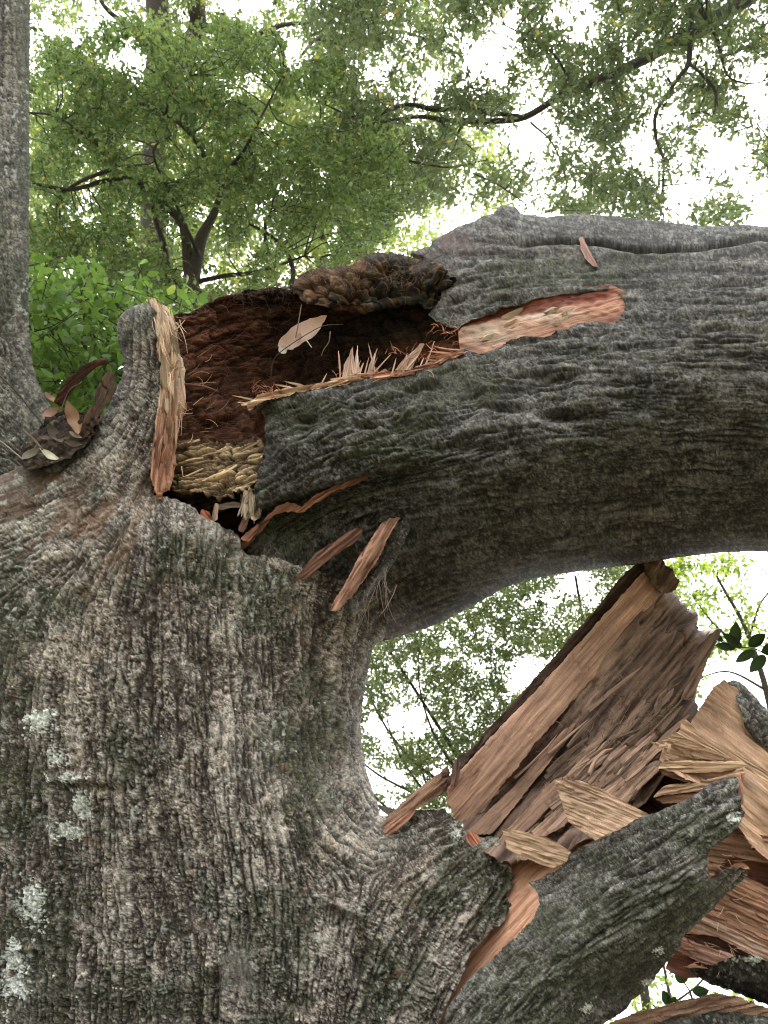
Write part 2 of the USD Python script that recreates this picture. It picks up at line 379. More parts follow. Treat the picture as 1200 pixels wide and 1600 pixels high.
def wedge(parent, name, a, b, da, db, w, thick, colour, g, mat='wood', ragged=.5):
    """one torn sliver from pixel a (depth da) to pixel b (depth db): a faceted, tapering piece with a ragged end"""
    A, B = W(*a, da), W(*b, db); ax = B - A; L = np.linalg.norm(ax); ax = ax / L; sd = np.cross(ax, FWD); sd /= np.linalg.norm(sd); up = np.cross(sd, ax)
    rot = g.uniform(-.6, .6); sd, up = sd * math.cos(rot) + up * math.sin(rot), up * math.cos(rot) - sd * math.sin(rot)
    V = []; bend = g.normal(0, .05) * L
    tp = g.uniform(.05, .5)
    for t, k in ((0, .8), (.35, 1.), (.7, .75), (1., tp)):
        c = A + ax * L * t + up * bend * 4 * t * (1 - t)
        for i, (u, v) in enumerate(((-1, -1), (1, -1), (1, 1), (-1, 1))):
            end = ax * L * g.uniform(-ragged, .1) * .35 * (t == 1)
            V.append(c + sd * u * w / 2 * k * g.uniform(.8, 1.2) + up * v * thick / 2 * k * g.uniform(.7, 1.2) + end)
    V = np.array(V); F = [(0, 2, 1), (0, 3, 2), (12, 13, 14), (12, 14, 15)]
    for r in range(3):
        for i in range(4):
            j = (i + 1) % 4; F += [(r * 4 + i, r * 4 + j, r * 4 + 4 + j), (r * 4 + i, r * 4 + 4 + j, r * 4 + 4 + i)]
    gc = np.column_stack([(V - A) @ ax, (V - A) @ sd, (V - A) @ up + g.uniform(0, 9)])
    return put(name, (V, np.array(F)), mat, parent, 40 if False else False, np.tile(np.array(colour) * g.uniform(.7, 1.25), (16, 1)) * g.uniform(.85, 1.15, (16, 1)), gc)


def join(parts):
    vs, fs, at = [], [], 0
    for v, f in parts:
        vs.append(v); fs.append(f + at); at += len(v)
    return np.vstack(vs), np.vstack(fs)


def spline(P, n):
    P = np.asarray(P, float)
    if len(P) == 2: return P[0] + (P[1] - P[0]) * np.linspace(0, 1, n)[:, None]
    Q = np.vstack([2 * P[0] - P[1], P, 2 * P[-1] - P[-2]])
    u = np.linspace(0, len(P) - 1 - 1e-6, n); i = u.astype(int); t = (u - i)[:, None]
    a, b, c, d = Q[i], Q[i + 1], Q[i + 2], Q[i + 3]
    return .5 * (2 * b + (c - a) * t + (2 * a - 5 * b + 4 * c - d) * t ** 2 + (3 * b - a - 3 * c + d) * t ** 3)

# ------------------------------------------------------------------ the ground (below the frame)
gx, gy = np.meshgrid(np.concatenate([np.linspace(-600, -20, 12), np.linspace(-16, 16, 33), np.linspace(20, 600, 12)]), np.concatenate([np.linspace(-600, -20, 12), np.linspace(-16, 26, 43), np.linspace(30, 600, 12)]))
gz = (fbm(np.stack([gx / 3, gy / 3, gx * 0], -1), 3, 4) - .5) * .25 - .05
q = np.arange(gx.size).reshape(gx.shape)
GF = np.vstack([np.column_stack([q[:-1, :-1].ravel(), q[:-1, 1:].ravel(), q[1:, 1:].ravel()]), np.column_stack([q[:-1, :-1].ravel(), q[1:, 1:].ravel(), q[1:, :-1].ravel()])])
M['ground'] = usdkit.material(stage, '/World/Looks/ground_look', {'g': ('geometry', {}), 'n': ('noise_texture', {'scale': 1.3, 'detail': 8.}), 'r': ('rgb_ramp', {'ramp': [(.3, (.05, .07, .025)), (.55, (.10, .085, .05)), (.8, (.16, .12, .08))]}), 'p': ('principled_bsdf', {'roughness': .95})},
                              [('g.position', 'n.vector'), ('n.fac', 'r.fac'), ('r.color', 'p.base_color')], surface='p.BSDF')
tag(put('ground', (np.column_stack([gx.ravel(), gy.ravel(), gz.ravel()]), GF), 'ground', None, True), kind='structure')

# ------------------------------------------------------------------ the split oak
oak = thing('oak_tree', 'massive old oak torn open at the fork, mossy grey bark, thick limb breaking away', 'tree')

TR_D = depth((-200, 1800, 2.0), (250, 1650, 1.86), (250, 1300, 2.0), (250, 1000, 2.14), (270, 830, 2.26), (540, 1000, 2.36), (540, 1200, 2.2), (560, 1300, 2.06), (480, 1330, 2.0), (640, 1400, 1.98), (660, 1600, 1.88), (760, 1400, 2.02), (480, 900, 2.34), (380, 850, 2.33),
             (90, 800, 2.34), (20, 760, 2.44), (200, 640, 2.46), (215, 490, 2.58), (-150, 900, 2.4), (40, 1100, 2.12), (420, 1250, 2.02), (240, 760, 2.36))
TR_ANG = field((100, 1550, 90), (300, 1450, 89), (300, 1200, 88), (300, 980, 86), (130, 1150, 91), (20, 1300, 92), (0, 1000, 100), (100, 820, -36), (30, 880, -24), (190, 740, -48), (150, 790, -38), (215, 600, -80), (210, 500, -95), (0, 760, -10), (-100, 900, -25),
               (250, 830, 88), (350, 870, 97), (440, 960, 92), (520, 1100, 90), (500, 1200, 86), (560, 1200, 78), (575, 1255, 55), (600, 1275, 25), (545, 960, 110), (570, 1020, 100), (600, 960, -45), (640, 1320, -30), (720, 1310, -25), (620, 1400, -58), (700, 1460, -60), (760, 1380, -50), (640, 1560, -66), (500, 1550, 95), (520, 1420, 100), (540, 1340, 35), (470, 1300, 75))


def trunk_extra(X, Y, h, col):
    # the knot and torn wart at the fork, the horizontal scar, the smooth patch, broad ribs
    k = np.exp(-((X - 540) / 34) ** 2 - ((Y - 1375) / 26) ** 2); r = np.hypot((X - 545) / 34, (Y - 1392) / 30)
    h = h + .016 * np.exp(-((r - 1) / .25) ** 2) * (Y > 1360) - .022 * np.exp(-((X - 527) / 6) ** 2 - ((Y - 1363) / 9) ** 2)
    l2 = np.abs((Y - 1420) - .45 * (X - 540)); h = h + .018 * np.exp(-(l2 / 9) ** 2) * np.exp(-((X - 540) / 38) ** 2)
    h = h - .020 * np.exp(-((Y - 1232 - .04 * (X - 150)) / 5) ** 2) * np.exp(-((X - 150) / 30) ** 2) + .012 * np.exp(-((Y - 1216) / 8) ** 2) * np.exp(-((X - 145) / 45) ** 2)
    cr = np.abs((Y - 1300) - .8 * (X - 590) * (X > 500)); 
    ridge = np.exp(-(((X - 535) - .0009 * (Y - 1090) ** 2 * 1.0) / 16) ** 2) * smooth01(Y, 960, 1040) * (1 - smooth01(Y, 1230, 1290))
    h = h + .02 * ridge
    groove = np.exp(-(((X - 512) - .0010 * (Y - 1090) ** 2) / 8) ** 2) * smooth01(Y, 1000, 1080) * (1 - smooth01(Y, 1230, 1290)); h = h - .014 * groove
    fold = np.exp(-(((Y - 1290) + .55 * (X - 620)) / 9) ** 2) * smooth01(X, 560, 590) * (1 - smooth01(X, 690, 710)); h = h - .015 * fold
    sm = np.exp(-((X - 372) / 28) ** 4 - ((Y - 1525) / 36) ** 4); h = h * (1 - .5 * sm) + .003 * sm; col = mix(col, np.array([.27, .24, .215]) * (.85 + .3 * pxnoise(X, Y, 12, 77, 2))[..., None], sm * .35)
    bare = smooth01(pxnoise(X * .8 + Y * .6, (Y - X * .7) / 5, 30, 91, 3), .57, .70) * np.exp(-((X - 150) / 120) ** 2 - ((Y - 830) / 75) ** 2)
    col = mix(col, (.20, .115, .07), bare * .75); h = h - .006 * bare
    soil = smooth01(pxnoise(X, Y, 22, 51, 3) + .5 * near(X, Y, [(30, 745, 70, 25), (20, 790, 30, 40)]), .72, .9); col = mix(col, (.11, .065, .038), soil * .8)
    h = h + .010 * np.sin(X / 15. + 2.4 * pxnoise(X, Y, 110, 8, 2) * 2) * smooth01(Y, 930, 1080) * (1 - smooth01(np.abs(X - 290), 170, 260)) * (1 - .6 * smooth01(Y, 1400, 1550))
    return h, col


TRUNK = [(183, 525, 3), (184, 500, 3), (200, 482, 3), (222, 473, 3), (240, 474, 2), (254, 500, 3), (250, 540, 3), (257, 580, 3), (249, 640, 3), (241, 690, 3), (236, 740, 3), (241, 774, 4), (262, 777, 4), (300, 790, 4), (318, 808, 4), (345, 820, 4), (372, 836, 3), (384, 866, 2), (420, 868, 0),
         (470, 884, 0), (545, 905, 0), (585, 935, 0), (604, 970, 0), (600, 998, 1), (583, 1008, 1), (577, 1040, 1), (568, 1090, 1.5), (563, 1130, 1.5), (566, 1170, 1.5), (574, 1210, 1.5), (588, 1250, 2), (596, 1275, 2), (640, 1264, 2), (692, 1258, 3), (704, 1272, 3), (722, 1290, 3), (737, 1309, 3), (768, 1308, 3), (786, 1313, 4), (782, 1335, 4), (800, 1358, 4), (803, 1385, 4), (795, 1400, 4), (802, 1416, 4), (788, 1437, 5), (760, 1465, 5), (735, 1490, 4), (719, 1530, 4), (704, 1560, 4), (688, 1592, 4), (672, 1625, 0),
         (655, 1700, 0), (640, 1740, 0), (-140, 1740, 0), (-150, 1300, 0), (-150, 900, 0), (-140, 780, 0), (0, 744, 3), (30, 728, 3), (92, 716, 3), (130, 690, 3), (150, 660, 3), (166, 640, 3), (180, 612, 3), (190, 590, 3), (192, 560, 3)]
TR_ROLL = [([(590, 1262), (566, 1180), (563, 1130), (577, 1040), (600, 998)], 120, .22), ([(-140, 1740), (-150, 1300), (-150, 900)], 170, .35), ([(-140, 780), (0, 744), (30, 728), (92, 716), (130, 690), (166, 640)], 60, .10), ([(166, 640), (190, 590), (192, 560), (183, 525), (184, 500), (200, 482), (222, 473)], 46, .09), ([(241, 774), (300, 790), (345, 820), (384, 866)], 34, .05)]
bark_trunk = bark(TR_ANG, 11, amp=.0080, ridge=4.0, length=80, plate=1.8, moss=[(10, 1000, 60, 130), (30, 1250, 60, 90), (60, 1500, 70, 130), (230, 1560, 130, 60), (420, 1480, 90, 110), (480, 1180, 60, 130), (330, 880, 90, 60), (430, 930, 60, 60), (770, 1400, 50, 60), (700, 1380, 60, 60), (600, 1540, 80, 70), (190, 1180, 30, 30), (215, 500, 30, 40), (100, 930, 60, 30)],
                  lichen=[(62, 1130, 30, 24), (90, 1185, 22, 18), (48, 1415, 24, 50), (110, 1215, 40, 10), (20, 1500, 24, 36), (105, 1300, 26, 18), (20, 1545, 26, 30), (715, 1302, 12, 12), (125, 1255, 20, 30)], ridge_col=(.41, .366, .315), deep_col=(.088, .070, .057), ribs=.6, cracks=.66, rough=1.0, cross=.6, extra=trunk_extra)
trunk = solid('trunk', oak, TRUNK, TR_D, bark_trunk, 'bark', 1.8, 1.0, 0, .12, TR_ROLL, back=24, edge=(.17, .145, .12), seed=1)
# the lower trunk, under the frame, down to the ground
th = np.linspace(0, 2 * np.pi, 49)[:-1]; rows = []
for z, cx_, cy_, rx, ry in ((1.66, -.52, 2.1, .72, .5), (1.2, -.52, 2.1, .78, .58), (.7, -.52, 2.12, .84, .66), (.3, -.52, 2.12, .95, .78), (.05, -.52, 2.12, 1.2, 1.0), (-.3, -.52, 2.12, 1.45, 1.2)):
    wob = 1 + .10 * np.sin(5 * th + z) * max(0, 1.4 - z) / 1.4 + .03 * np.sin(23 * th)
    rows.append(np.column_stack([cx_ + rx * wob * np.cos(th), cy_ + ry * wob * np.sin(th), np.full(48, z)]))
LV = np.vstack(rows); i_, j_ = np.meshgrid(np.arange(5), np.arange(48), indexing='ij'); k_ = (j_ + 1) % 48
LF = np.column_stack([(i_ * 48 + j_).ravel(), (i_ * 48 + k_).ravel(), ((i_ + 1) * 48 + k_).ravel(), ((i_ + 1) * 48 + j_).ravel()])
put('root_flare', (LV, LF), 'bark', oak, True, np.tile((.17, .155, .135), (len(LV), 1)))

STEM_ANG = field((0, 100, 90), (20, 400, 88), (0, 560, 70), (30, 650, 40), (0, 720, 25), (60, 690, 55))
solid('stem', oak, [(-160, -160, 0), (49, -160, 0), (47, 0, 1.5), (46, 200, 1.5), (45, 400, 1.5), (45, 500, 2), (52, 572, 2), (66, 612, 3), (92, 652, 3), (108, 690, 3), (104, 716, 3), (60, 738, 2), (0, 756, 0), (-150, 790, 0)], depth((-100, -200, 4.0), (0, 300, 3.1), (0, 560, 2.72), (60, 700, 2.56), (-200, 700, 2.7)),
      bark(STEM_ANG, 21, amp=.010, ridge=3.6, length=70, plate=1.8, moss=[(40, 200, 14, 300), (0, 420, 20, 120)], ridge_col=(.22, .205, .165), deep_col=(.05, .045, .032), moss_all=.02), 'bark', 2., .75, 0, .1, [([(49, -160), (47, 0), (45, 500), (52, 572), (66, 612), (92, 652), (108, 690)], 140, .32), ([(-160, -160), (-150, 790)], 110, .3)], back=24, seed=2)


def strip_tint(X, Y, h, col):
    t = smooth01(Y + 40 * pxnoise(X, Y, 20, 3, 2) - 20, 560, 700)
    return h, mix(col, col * np.array([.62, .42, .36]), t)


STUB_ANG = field((245, 490, 70), (265, 560, 85), (275, 640, 98), (255, 740, 100))
strip = solid('torn_strip', trunk, [(226, 470, 3), (240, 468, 4), (262, 482, 4), (274, 505, 5), (280, 545, 5), (289, 580, 5), (290, 622, 5), (284, 662, 5), (275, 692, 5), (273, 735, 5), (264, 766, 5), (243, 772, 4), (234, 738, 4), (239, 690, 4), (245, 640, 4), (253, 585, 4), (247, 540, 4), (250, 506, 4), (240, 484, 3)], depth((245, 480, 2.56), (265, 600, 2.50), (255, 760, 2.36)),
              wood(STUB_ANG, (.68, .52, .38), (.30, .19, .12), 31, .009, .7, 1.3, 3.0, strip_tint), 'wood', 1.5, .05, edge=(.3, .18, .11), rolls=[([(274, 505), (289, 580), (284, 662), (264, 766)], 14, .03)], seed=3)

# ------------------------------------------------------------------ the broken limb
LIMB_D = depth((420, 700, 2.36), (420, 860, 2.34), (560, 930, 2.38), (600, 700, 2.30), (640, 590, 2.42), (470, 620, 2.40), (800, 700, 2.18), (780, 520, 2.40), (800, 420, 2.46), (1000, 600, 2.12), (1000, 430, 2.26), (1200, 600, 2.06), (1440, 600, 2.0), (700, 420, 2.55), (760, 890, 2.32), (1000, 820, 2.18))
LIMB_D0 = LIMB_D; JOIN = cKDTree(shapely.get_coordinates(shapely.segmentize(shapely.LineString([(470, 925), (505, 955), (545, 985), (590, 1005), (640, 1000)]), 2.)))
def join_mask(px, py):
    """where the limb is still grown into the trunk"""
    t = JOIN.query(np.column_stack([np.ravel(px), np.ravel(py)]))[0].reshape(np.shape(px)); return 1 - smooth01(t, 6, 75)
def LIMB_D(px, py):
    m = join_mask(px, py); return LIMB_D0(px, py) * (1 - m) + (TR_D(px, py) + rolled(None, TR_ROLL[:1], np.asarray(px, float), np.asarray(py, float)) - .004) * m if np.max(m) > 0 else LIMB_D0(px, py)
LIMB_ANG = field((450, 680, -28), (430, 760, -35), (520, 640, -18), (650, 640, -14), (800, 600, -10), (620, 750, -12), (460, 840, -30), (560, 900, -50), (640, 930, -28), (760, 860, -14), (900, 800, -8), (1100, 760, -2), (1000, 600, -2), (1200, 600, 4), (1000, 430, -3), (850, 400, 3), (720, 400, -15), (1200, 450, -5), (760, 470, -14), (1300, 850, 2), (780, 345, 20), (1100, 370, 3))


def limb_extra(X, Y, h, col):
    yc = 379 + 3 * np.sin(X / 38) + 5 * (pxnoise(X, Y * 0, 26, 7, 3) - .5) + 9 * smooth01(X, 930, 1000) - 18 * smooth01(X, 1090, 1210)
    pass
    lip_y = np.interp(X, [300, 400, 450, 500, 575, 640], [830, 800, 783, 768, 744, 735])
    ledge = smooth01(Y - lip_y, -9, 5) * (1 - smooth01(X, 560, 730)); h = h - .06 * ledge
    lump = smooth01(pxnoise(X, Y, 46, 5, 2), .35, .7); h = h + .022 * lump * (1 - smooth01(Y, 690, 800)) * smooth01(Y, 540, 600)
    pits = near(X, Y, [(480, 655, 16, 6), (575, 668, 18, 7), (650, 605, 30, 5), (700, 700, 60, 10), (850, 590, 50, 7), (880, 650, 50, 8), (790, 640, 40, 6)]); h = h - .03 * pits
    up = smooth01(Y, 560, 440); h = h + .010 * np.sin((Y + .05 * X) / 3.6 + 5 * pxnoise(X, Y, 60, 4, 2)) * (1 - smooth01(Y, 500, 600)) * .45
    red = np.exp(-((X - 690) / 70) ** 2 - ((Y - 372) / 28) ** 2) * smooth01(pxnoise(X, Y, 24, 19, 3), .35, .6); col = mix(col, (.10, .055, .042), red * .85)
    jm = join_mask(X, Y); h = h * (1 - .3 * jm) * (1.35 - .6 * smooth01(X + .4 * (Y - 700), 650, 980)); col = mix(col, col * np.array([1.5, 1.42, 1.35]), jm)
    g = np.exp(-np.abs((Y - yc) / (3.2 + 2.5 * pxnoise(X, Y * 0, 18, 3, 2))) ** 2.5) * smooth01(X, 800, 850); h = h - .11 * g + .014 * np.exp(-((Y - yc - 12) / 7) ** 2) * smooth01(X, 800, 850); col = mix(col, (.022, .019, .017), g * .85)
    low = smooth01(Y, 830, 900) ; h = h * (1 - .45 * low)
    return h, col


LIMB = [(640, 396, 6), (668, 384, 6), (700, 362, 6), (722, 352, 6), (740, 348, 6), (758, 336, 6), (772, 333, 5), (784, 321, 4), (802, 322, 3), (815, 333, 2), (850, 339, 1.5), (900, 335, 2), (960, 337, 2), (1040, 347, 2), (1100, 353, 2), (1160, 351, 2), (1200, 354, 0), (1600, 366, 0), (1600, 880, 0), (1200, 862, 1), (1130, 863, 1), (1060, 871, 1), (1000, 881, 1), (940, 888, 1), (880, 896, 1), (830, 905, 1), (790, 918, 1), (750, 940, 1), (710, 962, 1), (670, 981, 1), (630, 994, 1), (596, 1003, 0),
        (556, 985, 0), (530, 965, 2), (505, 948, 2), (480, 922, 2), (450, 905, 2), (415, 890, 2), (384, 872, 2), (376, 852, 2), (386, 838, 4), (398, 805, 4), (397, 775, 4), (404, 735, 4), (415, 692, 4), (412, 648, 3), (398, 632, 3), (412, 616, 3), (448, 609, 3), (500, 600, 3), (545, 590, 3), (600, 584, 3), (640, 581, 3), (682, 566, 3), (726, 546, 3), (748, 553, 3), (768, 546, 3), (800, 530, 3), (850, 524, 3), (882, 514, 3), (900, 503, 3), (930, 503, 3), (962, 503, 3), (976, 482, 3), (974, 466, 3), (955, 452, 3), (900, 456, 3), (850, 463, 3), (800, 476, 3), (760, 490, 3), (735, 503, 3), (716, 512, 4), (690, 506, 5), (668, 490, 5), (690, 466, 4), (684, 440, 4), (664, 412, 4)]
LIMB_ROLL = [([(640, 396), (700, 364), (784, 321), (850, 339), (1100, 353), (1600, 366)], 230, .40), ([(1600, 880), (1200, 862), (1000, 881), (880, 896), (790, 918), (710, 962), (630, 994), (596, 1003)], 270, .42), ([(450, 905), (415, 890), (376, 852)], 44, .09), ([(412, 692), (398, 632), (412, 616), (545, 590), (682, 566), (726, 546)], 34, .05)]
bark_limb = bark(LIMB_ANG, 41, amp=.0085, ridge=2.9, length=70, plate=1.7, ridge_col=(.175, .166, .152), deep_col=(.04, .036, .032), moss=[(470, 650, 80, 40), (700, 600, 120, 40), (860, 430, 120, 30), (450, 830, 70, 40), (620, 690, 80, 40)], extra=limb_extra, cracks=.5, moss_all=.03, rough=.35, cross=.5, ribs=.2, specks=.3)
LIMB_G = outline(LIMB, 0, .12, 4)
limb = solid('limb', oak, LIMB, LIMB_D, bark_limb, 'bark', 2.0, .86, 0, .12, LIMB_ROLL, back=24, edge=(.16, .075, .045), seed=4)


# the rotted hollow inside the break
def hollow_tint(X, Y, h, col):
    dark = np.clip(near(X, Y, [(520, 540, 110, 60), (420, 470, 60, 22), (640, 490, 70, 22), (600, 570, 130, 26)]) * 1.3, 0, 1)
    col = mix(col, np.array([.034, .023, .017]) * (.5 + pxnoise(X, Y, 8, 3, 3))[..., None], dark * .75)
    grey = np.exp(-((X - 620) / 110) ** 2 - ((Y - 522) / 36) ** 2); col = mix(col, np.array([.075, .066, .058]) * (.5 + pxnoise(X, Y, 6, 13, 3))[..., None], grey * .8)
    red = near(X, Y, [(660, 552, 60, 16), (720, 520, 26, 16)]) * smooth01(pxnoise(X, Y, 14, 23, 3), .35, .6); col = mix(col, (.26, .085, .045), red)
    cr, ck = cells(X, Y, 8, 1.6, -10, 501); cr2, ck2 = cells(X, Y, 20, 2.2, -15, 502)
    h = h * .7 + 5 * (pxnoise(X, Y, 30, 8, 3) - .5) + 5 * (pxnoise(X, Y, 11, 18, 2) - .5) * (.3 + dark) + 1.6 * (cr - .5) + 3 * (cr2 - .5) - 1.2 * ck - 2.2 * ck2
    col = col * (.6 + .5 * cr + .45 * cr2)[..., None] * (1 - .5 * np.maximum(ck * .7, ck2))[..., None]
    return h, col


HOLLOW = [(262, 500, 3), (300, 486, 3), (330, 470, 4), (352, 461, 4), (378, 456, 5), (400, 451, 5), (428, 449, 5), (452, 453, 4), (480, 440, 0), (560, 420, 0), (660, 400, 0), (720, 420, 0), (800, 470, 0), (800, 570, 0), (700, 610, 0), (520, 640, 0), (450, 720, 0), (400, 740, 0), (330, 730, 0), (280, 710, 0), (262, 640, 0)]
hollow = solid('rotted_hollow', limb, HOLLOW, depth((280, 600, 2.62), (300, 490, 2.70), (390, 457, 2.80), (380, 570, 2.82), (500, 540, 2.92), (600, 540, 2.80), (700, 530, 2.62), (760, 510, 2.52), (440, 690, 2.66), (330, 690, 2.60), (480, 450, 2.84), (620, 440, 2.86), (760, 440, 2.7)),
               wood(field((300, 520, -35), (330, 620, -12), (420, 480, 5), (400, 660, -20), (560, 540, 0), (700, 540, -15)), (.17, .075, .046), (.05, .024, .017), 51, .006, .4, 1.6, 2.0, hollow_tint), 'rot', 2., .12, edge=(.05, .025, .016), seed=5)


def mound_tint(X, Y, h, col):
    hx = pxnoise(X, Y, 34, 4, 3); h3 = pxnoise(X, Y, 5, 34, 2); c1_, k1 = cells(X, Y, 9, 2.0, 25, 511); c2_, k2 = cells(X, Y, 24, 1.8, 15, 512)
    grey = smooth01(hx + .004 * (X - 580), .34, .54); col = mix((.16, .085, .045), (.10, .085, .072), grey); col = mix(col, (.33, .20, .11), smooth01(pxnoise(X, Y, 8, 44, 3), .6, .72) * .6)
    col = col * (.45 + .08 * c1_ + .4 * c2_)[..., None] * (.3 + 1.3 * h3)[..., None] * (1 - .6 * k2)[..., None]
    return .5 * h + 11 * (hx - .5) + .3 * (c1_ - .5) + 4 * (c2_ - .5) + 4 * (h3 - .5) + 6 * (pxnoise(X, Y, 12, 24, 3) - .5) - .1 * k1 - 3 * k2 - 10 * np.exp(-((X - 610) / 70) ** 2 - ((Y - 462) / 13) ** 2), col


solid('rotten_wood', limb, [(456, 456, 4), (462, 436, 5), (486, 421, 5), (518, 416, 5), (546, 414, 5), (566, 399, 5), (600, 393, 5), (632, 396, 5), (660, 405, 5), (700, 424, 6), (722, 452, 6), (694, 478, 5), (640, 478, 4), (600, 482, 4), (566, 490, 4), (530, 486, 4), (500, 478, 4), (476, 472, 4)], depth((470, 440, 2.70), (520, 450, 2.58), (600, 420, 2.62), (620, 460, 2.60), (690, 440, 2.62), (720, 450, 2.66)),
      wood(field((500, 450, 35), (560, 440, -20), (640, 420, 10)), (.17, .09, .05), (.05, .028, .018), 52, .0065, .2, 1.4, 3.0, mound_tint), 'rot', 1.7, .25, rolls=[([(456, 456), (486, 421), (546, 414), (600, 393), (660, 405)], 22, .06), ([(530, 486), (566, 490), (640, 478)], 20, .05)], edge=(.04, .025, .018), seed=6)


def cream_tint(X, Y, h, col):
    c1_, k1 = cells(X, Y, 6.5, 8., -7, 521, .5); c2_, k2 = cells(X, Y, 3.0, 9., -12, 522, .4); split = smooth01(X, 325, 345)
    c3_, k3 = cells(X, Y, 5.5, 5., -24, 523, .6); big_ = c1_ * (1 - split) + c3_ * split; kk = k1 * (1 - split) + k3 * split; fn = pxnoise(X * .35, Y, 2.6, 9, 2)
    br = np.clip(.15 + .75 * big_ + .35 * (c2_ - .4) + .5 * (fn - .5), 0, 1) * (.85 + .25 * split)
    col = mix((.15, .085, .05), (.88, .66, .43), np.clip(br, 0, 1)) * (1 - .8 * kk)[..., None] * (1 - .45 * k2)[..., None]
    rot = smooth01(pxnoise(X, Y, 30, 16, 3), .56, .7) * .6 + smooth01(Y, 764, 790) * .5 + smooth01(698 - Y, 0, 16) * .7
    col = mix(col, np.array((.11, .058, .035)) * (.5 + fn)[..., None], np.clip(rot, 0, .85))
    return h * .12 + 2.4 * (big_ - .5) + .7 * (c2_ - .5) - 1.5 * kk - .5 * k2 + .8 * (fn - .5) + 1.6 * (pxnoise(X, Y, 26, 26, 2) - .5), np.clip(col, .01, .9)


cream = wood(field((300, 720, -6), (350, 740, -14), (390, 740, -24)), (.60, .43, .24), (.17, .095, .05), 53, .013, .2, 1.4, 3.2, cream_tint)
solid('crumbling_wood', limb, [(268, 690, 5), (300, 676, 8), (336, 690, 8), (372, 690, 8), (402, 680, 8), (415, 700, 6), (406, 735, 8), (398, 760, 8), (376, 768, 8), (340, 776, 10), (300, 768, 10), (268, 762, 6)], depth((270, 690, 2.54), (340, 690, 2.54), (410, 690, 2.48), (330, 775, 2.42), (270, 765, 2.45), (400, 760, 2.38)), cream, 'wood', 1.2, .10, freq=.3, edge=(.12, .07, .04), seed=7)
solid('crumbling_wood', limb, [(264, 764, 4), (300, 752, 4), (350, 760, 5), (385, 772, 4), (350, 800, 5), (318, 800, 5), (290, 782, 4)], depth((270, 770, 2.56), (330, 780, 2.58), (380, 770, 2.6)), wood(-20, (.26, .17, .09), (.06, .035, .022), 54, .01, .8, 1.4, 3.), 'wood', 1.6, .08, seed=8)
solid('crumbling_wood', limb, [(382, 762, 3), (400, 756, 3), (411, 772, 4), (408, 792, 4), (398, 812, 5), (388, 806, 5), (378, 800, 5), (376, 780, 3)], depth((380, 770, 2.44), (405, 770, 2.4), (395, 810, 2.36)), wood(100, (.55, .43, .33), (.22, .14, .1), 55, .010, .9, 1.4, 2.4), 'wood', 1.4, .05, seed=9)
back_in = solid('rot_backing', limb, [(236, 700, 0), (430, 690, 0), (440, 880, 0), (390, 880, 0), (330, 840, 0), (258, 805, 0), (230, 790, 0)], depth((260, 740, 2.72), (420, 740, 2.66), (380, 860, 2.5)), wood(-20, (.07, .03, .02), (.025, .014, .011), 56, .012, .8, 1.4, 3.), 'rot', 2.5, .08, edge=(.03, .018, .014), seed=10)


def wound_tint(X, Y, h, col):
    top = smooth01((470 - .19 * (X - 850)) + 20 - Y + 10 * pxnoise(X, Y, 14, 3, 3), 4, 16) * (1 - smooth01(X, 940, 990))
    col = mix(col, np.array([.20, .058, .036]) * (.6 + .8 * pxnoise(X, Y, 7, 5, 3))[..., None], top); h = h - 2.2 * top
    pale = np.exp(-((X - 765) / 45) ** 2 - ((Y - 520) / 22) ** 2) + np.exp(-((X - 845) / 50) ** 2 - ((Y - 492) / 12) ** 2)
    col = mix(col, np.array([.52, .42, .33]) * (.55 + .8 * pxnoise(X, Y, 7, 15, 3))[..., None], np.clip(pale, 0, 1) * .85 * (1 - top)); h = h + 3 * (pxnoise(X, Y, 14, 9, 3) - .5) * np.clip(pale, 0, 1) * 2
    return h, col


solid('bare_wood', limb, [(716, 520, 0), (735, 496, 0), (800, 470, 0), (850, 456, 0), (900, 448, 0), (955, 444, 0), (985, 462, 0), (982, 495, 0), (962, 512, 0), (900, 512, 0), (850, 534, 0), (770, 556, 0), (722, 556, 0)], lambda px, py: LIMB_D(px, py) + .05, wood(-14, (.50, .255, .165), (.28, .12, .075), 61, .004, .3, 1.0, 3.0, wound_tint, wave=.8), 'wood', 1.6, .05, rolls=[], edge=(.2, .08, .05), seed=11)
rng = np.random.default_rng(5)


def splinter(parent, name, pts, d, light=(.62, .45, .34), dark=(.33, .2, .14), ang=None, thick=.008, jag=1.5, seed=0, amp=.003, step=1.3, label=None):
    a = ang if ang is not None else math.degrees(math.atan2(pts[-1][1] - pts[0][1], pts[-1][0] - pts[0][0]))
    return solid(name, parent, pts, d if callable(d) else depth(*d), wood(a, light, dark, 300 + seed, amp, .5, 1.2, 2.4), 'wood', step, thick, jag, .25, edge=tuple(np.array(light) * .6), seed=seed, label=label)


